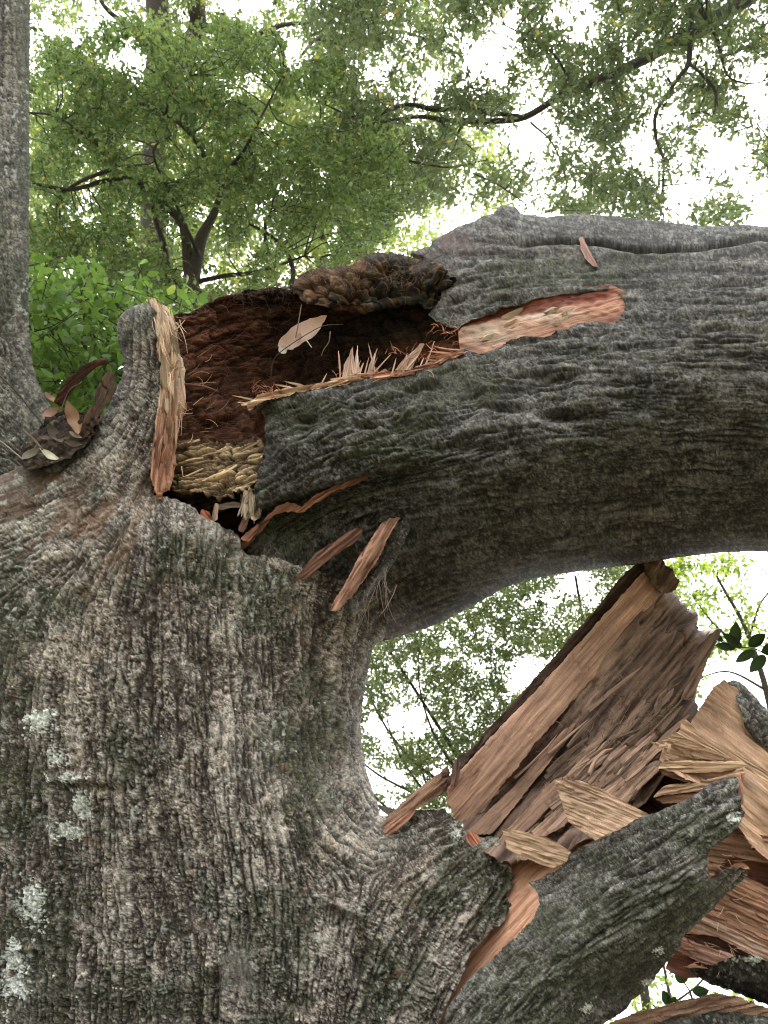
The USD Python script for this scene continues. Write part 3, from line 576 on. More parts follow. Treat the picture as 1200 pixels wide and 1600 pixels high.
# torn pale edge along the lip of the limb
splinter(limb, 'torn_edge', [(385, 634), (402, 618), (430, 610), (470, 603), (520, 596), (556, 588), (570, 592), (545, 600), (508, 606), (470, 610), (455, 618), (430, 622), (405, 630), (390, 642)], ((390, 630, 2.38), (560, 592, 2.44)), (.66, .46, .32), (.38, .19, .12), -10, .03, 3, 21, .006)
splinter(limb, 'torn_edge', [(560, 588), (600, 580), (640, 577), (682, 562), (722, 545), (724, 552), (688, 572), (645, 586), (600, 590)], ((560, 590, 2.455), (720, 548, 2.43)), (.55, .28, .18), (.32, .13, .09), -12, .03, 3, 22, .006)
for i, (p, a) in enumerate((([(535, 596), (537, 570), (545, 556), (551, 541), (553, 560), (557, 580), (568, 592)], -80), ([(552, 594), (554, 565), (559, 540), (560, 565), (563, 590)], -85), ([(572, 592), (577, 570), (583, 556), (590, 543), (586, 560), (580, 590)], -70), ([(583, 592), (590, 582), (603, 576), (608, 586), (600, 594)], -20), ([(612, 588), (622, 572), (635, 556), (650, 545), (658, 535), (664, 536), (656, 552), (648, 566), (640, 584)], -50), ([(618, 588), (628, 566), (640, 560), (634, 578), (628, 588)], -55), ([(640, 584), (650, 572), (662, 570), (690, 556), (692, 562), (668, 578), (650, 588)], -20))):
    splinter(limb, 'splinter', p, ((p[0][0], p[0][1], 2.46), (p[3][0] + 3, p[3][1] - 3, 2.50)), (.62, .47, .36), (.36, .22, .16), a, .010, 1.2, 30 + i, .004, 1.2)
g1 = np.random.default_rng(61)
for k in range(9):                                     # a few slivers poking out of the crumbling heart
    px, py = g1.uniform(272, 390), g1.uniform(690, 770); L = g1.uniform(14, 46); an = math.radians(-14 + g1.normal(0, 9)); dd = 2.50 - (py - 690) * .0011 - .05 * (px > 340)
    wedge(limb, 'sliver', (min(px + L * math.cos(an), 408), py + L * math.sin(an)), (px, py), dd + .03, dd - .01, g1.uniform(.003, .007), g1.uniform(.004, .007), mix((.25, .14, .075), (.66, .5, .31), g1.uniform(.2, 1)), g1, ragged=.8)
for k in range(40):                                    # thin splinters standing along the lip
    t = g1.uniform(); px = g1.normal(556, 18) if k % 2 else g1.normal(645, 22); py = np.interp(px, [520, 560, 600, 640, 682, 722], [598, 592, 586, 582, 568, 550]) + 3; L = abs(g1.normal(0, 20)) + 8; an = math.radians((-82 if k % 2 else -50) + g1.normal(0, 26)); dd = 2.455 + g1.normal(0, .012)
    wedge(limb, 'sliver', (px, py), (px + L * math.cos(an), py + L * math.sin(an)), dd, dd + g1.normal(.01, .015), g1.uniform(.0025, .007), .004, mix((.42, .22, .14), (.66, .5, .38), g1.uniform(.2, 1)), g1, ragged=.4)
for k in range(26):                                    # the hanging clump below it
    px, py = g1.uniform(378, 408), g1.uniform(762, 792); L = g1.uniform(14, 30); an = math.radians(100 + g1.normal(0, 14)); dd = 2.38 + g1.normal(0, .01)
    wedge(limb, 'sliver', (px, py), (px + L * math.cos(an), py + L * math.sin(an)), dd, dd - .01, g1.uniform(.005, .010), .007, (.52, .41, .32), g1)
for k in range(52):                                    # standing slivers of the torn strip on the stub
    t = g1.uniform(0, 1); py = 474 + 272 * t; cx = np.interp(py, [470, 510, 580, 640, 700, 760], [248, 262, 270, 268, 258, 254]); px = cx + g1.uniform(-13, 13) * np.interp(t, [0, .1, .5, 1], [.4, 1, 1.3, .8]); L = g1.uniform(24, 56); an = math.radians(np.interp(py, [480, 560, 640, 740], [68, 82, 98, 100]) + g1.normal(0, 7) + (180 if g1.uniform() < .5 and py > 530 else 0)); dd = np.interp(py, [480, 600, 760], [2.56, 2.5, 2.36]) - .004 + g1.normal(0, .007)
    c = mix(np.array((.68, .52, .38)), np.array((.36, .17, .105)), np.clip((py - 560) / 150 + g1.normal(0, .25), 0, 1))
    wedge(strip, 'sliver', (px, py), (px + L * math.cos(an), min(py + L * math.sin(an), 772)), dd, dd - .02, g1.uniform(.004, .018), g1.uniform(.004, .010), c * g1.choice([.55, .8, 1, 1.05]), g1)
for k in range(34):                                    # pale slivers along the lip's torn edge
    px = g1.uniform(392, 560) if k < 22 else g1.uniform(560, 720); py = np.interp(px, [388, 430, 470, 520, 560, 600, 640, 682, 722], [632, 614, 606, 600, 592, 584, 580, 566, 548]) + g1.normal(0, 3); L = g1.uniform(14, 46); an = math.radians(-14 + g1.normal(0, 12) + 180); dd = LIMB_D(np.array([px]), np.array([py]))[0] + .02 + g1.normal(0, .01)
    wedge(limb, 'sliver', (px, py), (px + L * math.cos(an), py + L * math.sin(an)), dd, dd - .012, g1.uniform(.004, .009), .006, (.64, .45, .32) if k < 22 else (.52, .28, .19), g1)
for k in range(12):                                    # pale blocks and chips in the bared patch
    px = g1.uniform(728, 880); py = np.interp(px, [728, 800, 880], [528, 506, 492]) + g1.normal(0, 9); L = g1.uniform(26, 60); an = math.radians(-22 + g1.normal(0, 10) + 180); dd = LIMB_D(np.array([px]), np.array([py]))[0] + .05 + g1.normal(0, .004)
    wedge(limb, 'sliver', (px + L, py - .3 * L), (px, py), dd, dd - .012, g1.uniform(.016, .034), .012, (.50, .39, .30), g1, ragged=1.2)
# reddish cracks and flaps on the underside
splinter(limb, 'torn_edge', [(377, 850), (386, 836), (400, 826), (418, 806), (432, 792), (448, 784), (462, 788), (470, 792), (490, 776), (520, 760), (545, 752), (562, 744), (578, 741), (570, 750), (545, 760), (520, 770), (495, 786), (474, 800), (445, 800), (428, 806), (410, 828), (392, 848), (380, 858)], lambda px, py: LIMB_D(px, py) + .03 + .0000 * px, (.37, .175, .115), (.2, .08, .05), -35, .03, 3, 23, .006)
splinter(limb, 'bark_flap', [(459, 906), (470, 892), (482, 878), (496, 862), (520, 848), (540, 834), (556, 824), (568, 830), (556, 846), (538, 858), (518, 872), (496, 890), (476, 906), (464, 910)], ((460, 906, 2.33), (566, 826, 2.30)), (.27, .135, .095), (.14, .068, .047), -40, .05, 2.5, 24, .005)
flap = splinter(limb, 'bark_flap', [(515, 954), (522, 938), (536, 918), (548, 894), (562, 868), (580, 842), (596, 818), (608, 810), (626, 808), (616, 826), (604, 846), (594, 868), (578, 892), (562, 916), (544, 938), (528, 954)], ((515, 954, 2.20), (620, 810, 2.27)), (.46, .255, .18), (.24, .12, .085), -58, .07, 3, 25, .010)
solid('bark_rind', flap, [(536, 952, 2), (562, 922, 2), (584, 894, 2), (600, 866, 2), (616, 832, 2), (634, 808, 2), (640, 826, 2), (622, 868, 2), (600, 902, 2), (572, 936, 2), (550, 958, 2)], depth((545, 950, 2.24), (620, 850, 2.29)), bark(field((560, 900, -55), (620, 850, -58)), 62, amp=.006, ridge=3, length=50, ridge_col=(.15, .14, .12), deep_col=(.05, .04, .035)), 'bark', 1.8, .06, rolls=[([(550, 958), (600, 902), (640, 826)], 16, .05)], seed=12)
splinter(limb, 'splinter', [(905, 372), (911, 370), (917, 384), (926, 400), (934, 416), (926, 415), (914, 404), (908, 390)], lambda px, py: LIMB_D(px, py) + rolled(LIMB_G, LIMB_ROLL[:1], np.asarray(px, float), np.asarray(py, float)) - .02, (.34, .16, .11), (.2, .09, .06), 60, .02, 1.5, 26, .004)
# wood fragments in the gap between trunk and limb
for i, (p, dd, a, lt) in enumerate((([(312, 806), (316, 796), (326, 800), (332, 812), (322, 816)], 2.40, 60, (.62, .22, .13)), ([(328, 815), (332, 800), (336, 786), (342, 788), (340, 812)], 2.41, -80, (.55, .38, .3)), ([(336, 790), (360, 784), (380, 786), (382, 792), (360, 794), (342, 798)], 2.43, -6, (.42, .33, .27)), ([(372, 828), (380, 806), (392, 800), (386, 822), (380, 832)], 2.38, -60, (.35, .2, .15)), ([(376, 842), (390, 828), (404, 818), (402, 830), (388, 846)], 2.36, -40, (.42, .19, .13)), ([(243, 776), (246, 768), (254, 772), (252, 780)], 2.34, -20, (.6, .28, .17)))):
    splinter(limb, 'splinter', p, depth((p[0][0], p[0][1], dd)), lt, tuple(np.array(lt) * .5), a, .012, 1.5, 40 + i, .004, 1.3)


def fibres(parent, name, spots, n, spread, length, ang, d, r=.0011, colour=(.30, .14, .08), seed=0, curl=.4):
    """hair-thin torn fibres, joined into one part"""
    g = np.random.default_rng(seed); out = []; cols = []
    for _ in range(n):
        s = spots[g.integers(len(spots))]; px, py = s[0] + g.normal(0, s[2]), s[1] + g.normal(0, s[3])
        a = math.radians(ang + g.normal(0, spread)); L = length * g.uniform(.4, 1.2); c = g.normal(0, curl); k = g.normal(0, .03)
        t = np.linspace(0, 1, 5); dd = (d(np.array([px]), np.array([py]))[0] if callable(d) else d) - .012
        P = W(px + L * t * np.cos(a + c * t), py + L * t * np.sin(a + c * t), dd - .03 * t + k * t)
        v, f = tube(P, np.linspace(r, r * .35, 5) * g.uniform(.7, 1.5), 3); out.append((v, f)); cols.append(np.tile(np.array(colour) * g.uniform(.4, 1.6), (len(v), 1)))
    p = put(name, join(out), 'twig', parent, True, np.vstack(cols)); tag(p, kind='stuff'); return p


HOL_D = depth((280, 600, 2.62), (300, 490, 2.70), (390, 457, 2.80), (380, 570, 2.82), (500, 540, 2.90), (600, 540, 2.78), (700, 530, 2.60), (760, 510, 2.5), (440, 690, 2.66), (330, 690, 2.60), (480, 450, 2.82), (620, 440, 2.84), (760, 440, 2.7))
fibres(limb, 'moss_hairs', [(480, 428, 14, 5), (540, 418, 26, 4), (600, 398, 30, 4), (660, 412, 20, 6), (560, 440, 40, 14), (640, 430, 30, 14)], 420, 50, 14, -40, 2.56, .0008, (.14, .08, .045), 14, .9)
fibres(limb, 'wood_fibres', [(320, 560, 30, 60), (380, 600, 50, 60), (340, 680, 40, 14), (420, 660, 20, 20)], 520, 20, 24, -18, HOL_D, .0007, (.20, .085, .05), 1)
fibres(limb, 'root_hairs', [(540, 570, 70, 20), (500, 520, 50, 40), (600, 560, 50, 14), (430, 470, 40, 10), (470, 560, 30, 30)], 420, 70, 22, -60, HOL_D, .0008, (.075, .05, .035), 2, .9)
fibres(limb, 'wood_fibres', [(300, 610, 8, 40), (310, 650, 16, 30)], 22, 14, 26, -22, lambda px, py: HOL_D(px, py) - .04, .0011, (.62, .42, .28), 3)
fibres(limb, 'moss_hairs', [(400, 452, 34, 3), (350, 464, 20, 4), (500, 418, 30, 3), (440, 450, 14, 3), (300, 486, 14, 4)], 200, 45, 12, -80, HOL_D, .0008, (.13, .08, .05), 4, .9)
fibres(strip, 'wood_fibres', [(262, 560, 10, 50), (266, 680, 10, 50), (255, 500, 8, 20)], 55, 14, 32, 82, 2.47, .0013, (.62, .42, .30), 5)
fibres(strip, 'wood_fibres', [(278, 560, 4, 60), (280, 640, 4, 40)], 18, 40, 20, 10, 2.50, .0012, (.6, .42, .3), 6)
fibres(flap, 'bark_fibres', [(575, 925, 20, 14), (600, 900, 10, 14)], 24, 16, 60, 115, 2.27, .0010, (.25, .2, .16), 7, .5)
fibres(limb, 'wood_fibres', [(700, 520, 16, 10), (660, 552, 30, 8), (420, 612, 20, 4), (600, 584, 50, 3)], 110, 50, 16, -50, lambda px, py: LIMB_D(px, py) + .0, .0012, (.45, .2, .12), 8, .7)

# ------------------------------------------------------------------ the splintered limb torn from the trunk's side
torn = thing('splintered_limb', 'fallen limb split into tan splinters and planks with mossy bark slabs below the fork', 'broken limb')
PL_D = depth((710, 1260, 2.16), (860, 1080, 2.34), (1020, 890, 2.62), (990, 980, 2.58), (790, 1220, 2.22))
TAN, TAND = (.56, .385, .29), (.34, .215, .155)


def plank_tint(X, Y, h, col):
    v = (X - 720) * .66 + (Y - 1260) * .75                         # distance across the plank
    ch = np.exp(-((v - 46) / 4) ** 2); h = h - 1.5 * ch + 2.2 * smooth01(v, 40, 52) * 0
    pink = smooth01(-(v - 20), -14, 14); col = mix(col, col * np.array([1.05, .95, .93]), pink)
    return h, col


solid('plank', torn, [(696, 1252, 6), (704, 1226, 3), (728, 1196, 2), (762, 1158, 2), (830, 1086, 2), (900, 1010, 2), (960, 944, 2), (1000, 898, 3), (1018, 886, 6), (1040, 900, 7), (1036, 926, 5), (1006, 962, 4), (972, 1008, 4), (940, 1046, 4), (900, 1090, 4), (860, 1134, 4), (820, 1182, 4), (780, 1234, 4), (742, 1286, 6), (728, 1290, 8), (712, 1276, 8)], PL_D, wood(-49, TAN, TAND, 71, .0045, .35, 1.0, 4.0, plank_tint), 'wood', 1.8, .05, edge=(.25, .14, .09), rolls=[([(704, 1226), (830, 1086), (960, 944), (1018, 886)], 8, .012)], seed=20, label='long smooth pinkish plank of split wood leaning up to the limb')
solid('bark_edge', torn, [(690, 1236, 4), (706, 1204, 4), (762, 1138, 2), (850, 1046, 2), (925, 958, 2), (980, 892, 3), (1006, 874, 3), (1026, 868, 4), (1030, 890, 3), (1000, 920, 0), (900, 1030, 0), (760, 1180, 0), (712, 1240, 0)], lambda px, py: PL_D(px, py) + .05, wood(-49, (.14, .085, .06), (.05, .03, .022), 72, .006, .5, 1.2, 3.), 'wood', 2., .10, edge=(.06, .035, .025), seed=21)


def cap_tint(X, Y, h, col): return h + 5 * (pxnoise(X, Y, 12, 3, 3) - .5), mix(col, (.14, .09, .065), smooth01(pxnoise(X, Y, 16, 9, 3), .5, .65))


solid('broken_tip', torn, [(1004, 884, 4), (1022, 868, 7), (1036, 872, 8), (1046, 884, 8), (1060, 908, 7), (1054, 922, 7), (1036, 930, 6), (1020, 912, 5)], depth((1010, 890, 2.60), (1050, 890, 2.62), (1040, 930, 2.56)), wood(-55, (.30, .19, .13), (.12, .075, .055), 73, .008, .8, 1.3, 2.5, cap_tint), 'wood', 1.6, .10, edge=(.12, .07, .05), seed=22)
RW_D = depth((740, 1305, 2.14), (900, 1240, 2.16), (1000, 1180, 2.2), (900, 1090, 2.42), (1020, 950, 2.62), (1085, 980, 2.62), (1080, 1100, 2.40), (820, 1230, 2.26))


def rough_tint(X, Y, h, col):
    v = (X - 740) * .68 + (Y - 1300) * .73
    for c, w in ((30, 5), (74, 6), (120, 5), (165, 6), (205, 5)): h = h - 2.6 * np.exp(-((v - c - 14 * (pxnoise(X, Y, 90, int(c), 2) - .5) * 2) / w) ** 2) * smooth01(pxnoise(X, Y, 110, int(c) + 3, 2), .35, .6)
    h = h + 4.5 * (pxnoise(v * 1.0, (X - Y) * .12, 34, 12, 3) - .5)
    hole = np.exp(-((X - 1070) / 20) ** 2 - ((Y - 965) / 22) ** 2); h = h - 4 * hole; col = mix(col, (.05, .03, .024), hole * .7)
    gs = smooth01(pxnoise(v, (X - Y) * .2, 40, 31, 3), .45, .7); col = mix(col, col * np.array([.62, .6, .62]), gs)
    return h, col


rough = solid('rough_wood', torn, [(724, 1292, 0), (780, 1222, 0), (860, 1124, 0), (935, 1036, 0), (990, 966, 0), (1032, 918, 0), (1050, 922, 4), (1066, 940, 5), (1090, 958, 4), (1090, 984, 3), (1108, 984, 3), (1128, 983, 3), (1118, 1004, 4), (1100, 1036, 4), (1090, 1064, 5), (1088, 1092, 6), (1090, 1130, 0), (1060, 1180, 0), (1010, 1250, 0), (940, 1300, 0), (860, 1340, 0), (780, 1345, 0), (740, 1320, 0)], RW_D, wood(-49, (.37, .245, .185), (.115, .072, .054), 74, .0105, .9, 1.3, 3.4, rough_tint), 'wood', 2., .16, edge=(.16, .095, .065), rolls=[([(1050, 922), (1090, 958), (1118, 1004), (1088, 1092)], 26, .07)], seed=23)
splinter(torn, 'spike', [(1062, 1092), (1076, 1060), (1092, 1024), (1104, 996), (1118, 984), (1130, 983), (1122, 1000), (1108, 1026), (1096, 1056), (1082, 1092)], ((1070, 1090, 2.37), (1126, 985, 2.56)), (.30, .185, .13), (.13, .08, .058), -60, .05, 2, 60, .007, 1.6)
# loose slats below the rough face
for i, p in enumerate(([(830, 1300), (900, 1236), (960, 1180), (1010, 1148), (1030, 1150), (1000, 1180), (940, 1232), (880, 1290), (850, 1306)], [(900, 1262), (960, 1210), (1010, 1172), (1040, 1150), (1046, 1160), (1000, 1204), (950, 1248), (920, 1270)], [(930, 1270), (960, 1240), (1000, 1208), (1024, 1196), (1030, 1204), (1000, 1232), (966, 1268), (944, 1282)], [(965, 1236), (990, 1205), (1020, 1192), (1046, 1178), (1050, 1184), (1024, 1200), (1000, 1214)], [(730, 1300), (800, 1230), (880, 1140), (900, 1130), (880, 1162), (820, 1240), (770, 1300)], [(790, 1300), (860, 1226), (940, 1140), (950, 1146), (900, 1210), (840, 1280), (810, 1306)])):
    splinter(torn, 'slat', p, lambda px, py, i=i: RW_D(px, py) - .03 - .006 * (i % 3), [(.42, .26, .18), (.46, .30, .2), (.50, .33, .22), (.34, .24, .18), (.36, .215, .145), (.33, .2, .14)][i], (.17, .1, .07), -45, .025, 2.2, 61 + i, .005, 1.6)
fibres(torn, 'wood_fibres', [(1000, 1140, 40, 20), (960, 1090, 40, 30), (1030, 1120, 20, 16), (880, 1210, 40, 20)], 150, 35, 22, -40, lambda px, py: RW_D(px, py) - .01, .0013, (.26, .16, .11), 9, .7)
for k in range(190):                                   # slivers standing off the rough face, palest and thickest low down
    if k < 110:
        u, v = g1.uniform(0, 1), g1.uniform(0, 1); px, py = 800 + 270 * u + 10 * v, 1240 - 250 * u + 110 * v - 40 * u * v
        if py - 1300 + (px - 740) * .95 < 60: continue
        c = np.array((.34, .22, .165)) * g1.choice([.45, .75, 1, 1.2])
    else: px, py = g1.normal(950, 55), g1.normal(1222, 34); c = np.array((.37, .24, .175)) * g1.choice([.45, .75, 1, 1.2])
    L = g1.uniform(20, 100) * (1 if k < 110 else 1.2); an = math.radians((-48 if k < 110 else -42) + g1.normal(0, 3.5)); qx, qy = px + L * math.cos(an), py + L * math.sin(an)
    if qx > 1085 or (qx > 1020 and qy > 1160): continue
    dd = RW_D(np.array([px]), np.array([py]))[0] - .008 - (.03 if k >= 110 else 0) + g1.normal(0, .008)
    wedge(torn, 'sliver', (px, py), (qx, qy), dd, RW_D(np.array([qx]), np.array([qy]))[0] - .012 - (.03 if k >= 110 else 0), g1.uniform(.004, .017), g1.uniform(.005, .014), c, g1)
# the fresh face on the right with its bark back
CH_D = depth((1090, 1120, 2.24), (1140, 1080, 2.26), (1060, 1180, 2.02), (1200, 1170, 2.14), (1200, 1300, 1.96), (1350, 1300, 1.96), (1160, 1260, 1.92))


def chunk_tint(X, Y, h, col):
    v = -(X - 1100) * .62 + (Y - 1200) * .78
    for c in (-62, -8, 22): h = h - 3 * np.exp(-((v - c) / 2.4) ** 2) * smooth01(X, 1105, 1120)
    h = h + 2.5 * smooth01(v, -8, 0)
    top = smooth01(1150 - Y, 0, 24) * (1 - smooth01(X, 1120, 1150)); h = h + 6 * (pxnoise(X, Y, 14, 4, 3) - .5) * top; col = mix(col, col * np.array([.75, .72, .7]), top)
    return h, col


solid('split_face', torn, [(1082, 1128, 5), (1096, 1100, 5), (1112, 1078, 5), (1130, 1064, 4), (1150, 1074, 2), (1180, 1110, 0), (1240, 1170, 0), (1400, 1250, 0), (1400, 1480, 0), (1240, 1380, 0), (1180, 1330, 0), (1150, 1290, 0), (1120, 1240, 0), (1060, 1215, 0), (1030, 1190, 0), (1040, 1160, 3), (1064, 1140, 4)], CH_D, wood(38, (.60, .40, .275), (.38, .225, .145), 81, .005, .5, 1.0, 3.2, chunk_tint, wave=.3), 'wood', 1.8, .22, edge=(.3, .17, .1), seed=24, label='broad fresh tan split face on the right')
solid('bark_back', torn, [(1134, 1068, 4), (1146, 1062, 3), (1160, 1068, 3), (1182, 1090, 3), (1200, 1108, 0), (1400, 1220, 0), (1400, 1290, 0), (1200, 1164, 4), (1178, 1146, 4), (1160, 1120, 4), (1150, 1092, 4)], lambda px, py: CH_D(px, py) - .03, bark(field((1150, 1080, 40), (1250, 1170, 36)), 82, amp=.011, ridge=3.6, length=60, ridge_col=(.2, .19, .17), deep_col=(.05, .042, .035)), 'bark', 1.8, .2, rolls=[([(1134, 1068), (1160, 1068), (1200, 1108), (1400, 1220)], 40, .10)], edge=(.16, .07, .045), seed=25)
solid('shade_dark_backing', torn, [(985, 1200, 0), (1060, 1180, 0), (1180, 1230, 0), (1180, 1340, 0), (1100, 1330, 0), (1000, 1300, 0), (960, 1290, 0)], depth((990, 1250, 2.2), (1170, 1250, 2.1), (1080, 1330, 2.05)), wood(30, (.10, .06, .045), (.04, .025, .02), 83, .006, .6, 1., 3.), 'wood', 3., .05, edge=(.05, .03, .02), seed=26)  # dark sheet behind the slabs; the shade of the gaps is in its colour
solid('shade_dark_backing', torn, [(1090, 1330, 0), (1180, 1290, 0), (1400, 1330, 0), (1400, 1620, 0), (1200, 1530, 0), (1110, 1500, 0), (1062, 1490, 0)], depth((1100, 1400, 2.08), (1400, 1450, 2.0), (1200, 1520, 2.03)), wood(18, (.24, .13, .085), (.08, .045, .032), 84, .006, .6, 1., 3.), 'wood', 3., .05, edge=(.05, .03, .02), seed=33)  # backing added behind the billets, toned dark for the shade between them
SL = [([(1038, 1166), (1046, 1150), (1056, 1144), (1066, 1150), (1100, 1166), (1150, 1188), (1152, 1194), (1100, 1192), (1040, 1190)], ((1040, 1170, 1.98), (1150, 1190, 1.96)), 14, (.55, .36, .23)), ([(1028, 1200), (1036, 1191), (1070, 1188), (1110, 1190), (1160, 1190), (1166, 1197), (1130, 1206), (1090, 1207), (1050, 1206)], ((1030, 1198, 1.95), (1160, 1196, 1.91)), -2, (.60, .41, .265)), ([(1030, 1204), (1060, 1206), (1100, 1207), (1150, 1201), (1140, 1210), (1100, 1222), (1070, 1222), (1040, 1212)], ((1030, 1206, 1.965), (1150, 1206, 1.925)), 4, (.35, .205, .13)), ([(1020, 1246), (1036, 1230), (1046, 1226), (1090, 1222), (1130, 1212), (1160, 1202), (1162, 1208), (1126, 1226), (1090, 1238), (1040, 1242)], ((1020, 1244, 1.90), (1160, 1206, 1.84)), -12, (.60, .40, .26)), ([(1024, 1250), (1040, 1243), (1090, 1239), (1124, 1228), (1110, 1244), (1076, 1252), (1040, 1256)], ((1024, 1250, 1.91), (1124, 1230, 1.86)), -8, (.44, .25, .16)), ([(1062, 1142), (1066, 1124), (1074, 1130), (1100, 1150), (1150, 1176), (1200, 1206), (1260, 1240), (1260, 1262), (1180, 1210), (1110, 1168), (1070, 1150)], ((1064, 1136, 2.02), (1260, 1250, 1.9)), 32, (.56, .37, .24)), ([(1052, 1166), (1056, 1158), (1090, 1172), (1134, 1186), (1130, 1190), (1080, 1184)], ((1050, 1164, 1.965), (1134, 1188, 1.945)), 14, (.40, .25, .16))]
for i, (p, d, a, lt) in enumerate(SL):
    splinter(torn, 'split_slab', p, d, lt, tuple(np.array(lt) * .62), a, .035, 1.6, 70 + i, .0028, 1.5)
for i, p in enumerate(([(1036, 1196), (1041, 1180), (1044, 1162), (1048, 1163), (1046, 1182), (1042, 1198)], [(1060, 1128), (1072, 1124), (1088, 1140), (1084, 1144), (1070, 1134)], [(1012, 1158), (1030, 1160), (1046, 1162), (1044, 1166), (1026, 1166)], [(1024, 1172), (1034, 1160), (1042, 1150), (1044, 1156), (1036, 1170)])):
    splinter(torn, 'splinter', p, depth((p[0][0], p[0][1], 1.96)), (.62, .43, .29), (.4, .24, .16), None, .006, 1., 80 + i, .003, 1.2)
# the smooth wood under the lifted bark, and the two flat chips
WF = field((690, 1600, -60), (760, 1500, -52), (830, 1420, -50), (850, 1360, -30), (880, 1300, -20))
solid('split_face', torn, [(770, 1345, 0), (800, 1312, 0), (850, 1284, 0), (884, 1274, 0), (926, 1290, 0), (1000, 1290, 0), (1000, 1340, 0), (900, 1420, 0), (850, 1470, 0), (790, 1520, 0), (750, 1580, 0), (730, 1640, 0), (700, 1720, 0), (630, 1720, 0), (660, 1620, 0), (690, 1540, 0), (730, 1460, 0), (770, 1410, 0)], depth((700, 1620, 1.93), (770, 1480, 1.99), (830, 1390, 2.03), (880, 1300, 2.10), (980, 1300, 2.0)), wood(WF, (.62, .36, .235), (.40, .20, .125), 91, .003, .25, 1., 3.2, None), 'wood', 1.8, .05, edge=(.3, .16, .1), seed=27, label='smooth pink wood bared between the trunk bark and the lifted slab')
solid('chip', torn, [(866, 1220, 2), (902, 1219, 2), (936, 1230, 1), (975, 1252, 1), (1013, 1272, 4), (971, 1293, 2), (930, 1313, 2), (888, 1284, 2), (878, 1256, 2)], depth((866, 1225, 1.90), (1012, 1272, 1.80), (900, 1290, 1.86), (940, 1310, 1.82)), wood(22, (.53, .36, .245), (.34, .215, .14), 92, .003, .3, 1.5, 1.5, None, wave=1.0), 'wood', 1.5, .012, edge=(.4, .25, .15), curve=False, seed=28, label='larger square yellowish chip with wavy grain')
solid('chip', torn, [(784, 1294, 2), (812, 1298, 2), (858, 1310, 1), (893, 1331, 3), (884, 1347, 2), (861, 1357, 2), (832, 1345, 2), (792, 1326, 2)], depth((784, 1300, 1.93), (893, 1331, 1.86), (850, 1350, 1.88)), wood(18, (.51, .345, .23), (.31, .19, .12), 93, .003, .3, 1.5, 1.5, None, wave=1.0), 'wood', 1.5, .012, edge=(.4, .25, .15), curve=False, seed=29, label='smaller yellowish chip resting on the smooth pink wood')
splinter(torn, 'splinter', [(728, 1306), (736, 1298), (744, 1302), (752, 1312), (744, 1320), (732, 1320)], depth((730, 1306, 2.02)), (.62, .27, .17), (.4, .16, .1), 60, .015, 3, 90, .005, 1.3)
splinter(torn, 'splinter', [(596, 1290), (608, 1274), (640, 1244), (668, 1222), (690, 1206), (700, 1196), (704, 1214), (694, 1240), (664, 1256), (630, 1276), (608, 1296)], ((600, 1290, 2.10), (700, 1205, 2.22)), (.36, .21, .14), (.13, .075, .055), -40, .06, 2, 91, .007, 1.6)
splinter(torn, 'splinter', [(704, 1226), (706, 1200), (712, 1186), (718, 1192), (718, 1212), (714, 1228)], ((706, 1226, 2.14), (713, 1188, 2.16)), (.22, .11, .085), (.09, .05, .04), -85, .02, 1.5, 93, .005, 1.4)
splinter(torn, 'splinter', [(598, 1300), (620, 1284), (640, 1268), (650, 1266), (640, 1280), (612, 1304)], depth((600, 1300, 2.06)), (.55, .28, .18), (.3, .14, .09), -40, .012, 1.2, 94, .004, 1.4)

# the big mossy bark slab
SLAB = [(826, 1379, 3), (842, 1374, 3), (860, 1362, 3), (879, 1352, 3), (888, 1338, 3), (906, 1324, 3), (948, 1306, 3), (994, 1281, 3), (1053, 1258, 3), (1090, 1239, 3), (1108, 1223, 3), (1145, 1212, 3), (1156, 1219, 3), (1156, 1255, 4), (1163, 1269, 4), (1158, 1283, 4), (1136, 1310, 3), (1113, 1324, 3), (1104, 1352, 3), (1112, 1376, 3), (1126, 1366, 3), (1154, 1352, 3), (1168, 1356, 3), (1169, 1368, 3), (1136, 1397, 3), (1108, 1425, 3), (1081, 1452, 3), (1066, 1466, 3), (1064, 1480, 3), (1049, 1498, 3), (1035, 1512, 3), (1017, 1539, 3), (989, 1562, 2), (978, 1578, 2), (940, 1602, 0), (860, 1680, 0), (800, 1760, 0), (620, 1760, 0), (660, 1680, 0), (690, 1618, 4), (700, 1576, 4), (723, 1539, 4), (755, 1512, 4), (787, 1480, 4), (820, 1452, 4), (833, 1439, 3), (842, 1416, 3), (840, 1397, 3), (831, 1385, 3)]
SLAB_D = depth((700, 1600, 1.82), (840, 1400, 1.90), (900, 1500, 1.72), (820, 1640, 1.72), (1000, 1300, 1.82), (1150, 1220, 1.80), (1160, 1280, 1.76), (1080, 1380, 1.72), (1000, 1480, 1.74), (980, 1560, 1.82), (1160, 1360, 1.80))


def slab_extra(X, Y, h, col):
    v = (X - 850) * .5 + (Y - 1400) * .86
    for c, k in ((16, .012), (42, .016), (70, .012), (104, .012)):
        cc = c + 16 * (pxnoise(X, Y, 80, c, 2) - .5) * 2
        h = h - .6 * k * np.exp(-((v - cc) / 3.) ** 2) * smooth01(X, 850, 900); h = h + .005 * np.exp(-((v - cc - 12) / 9) ** 2)
    return h, col


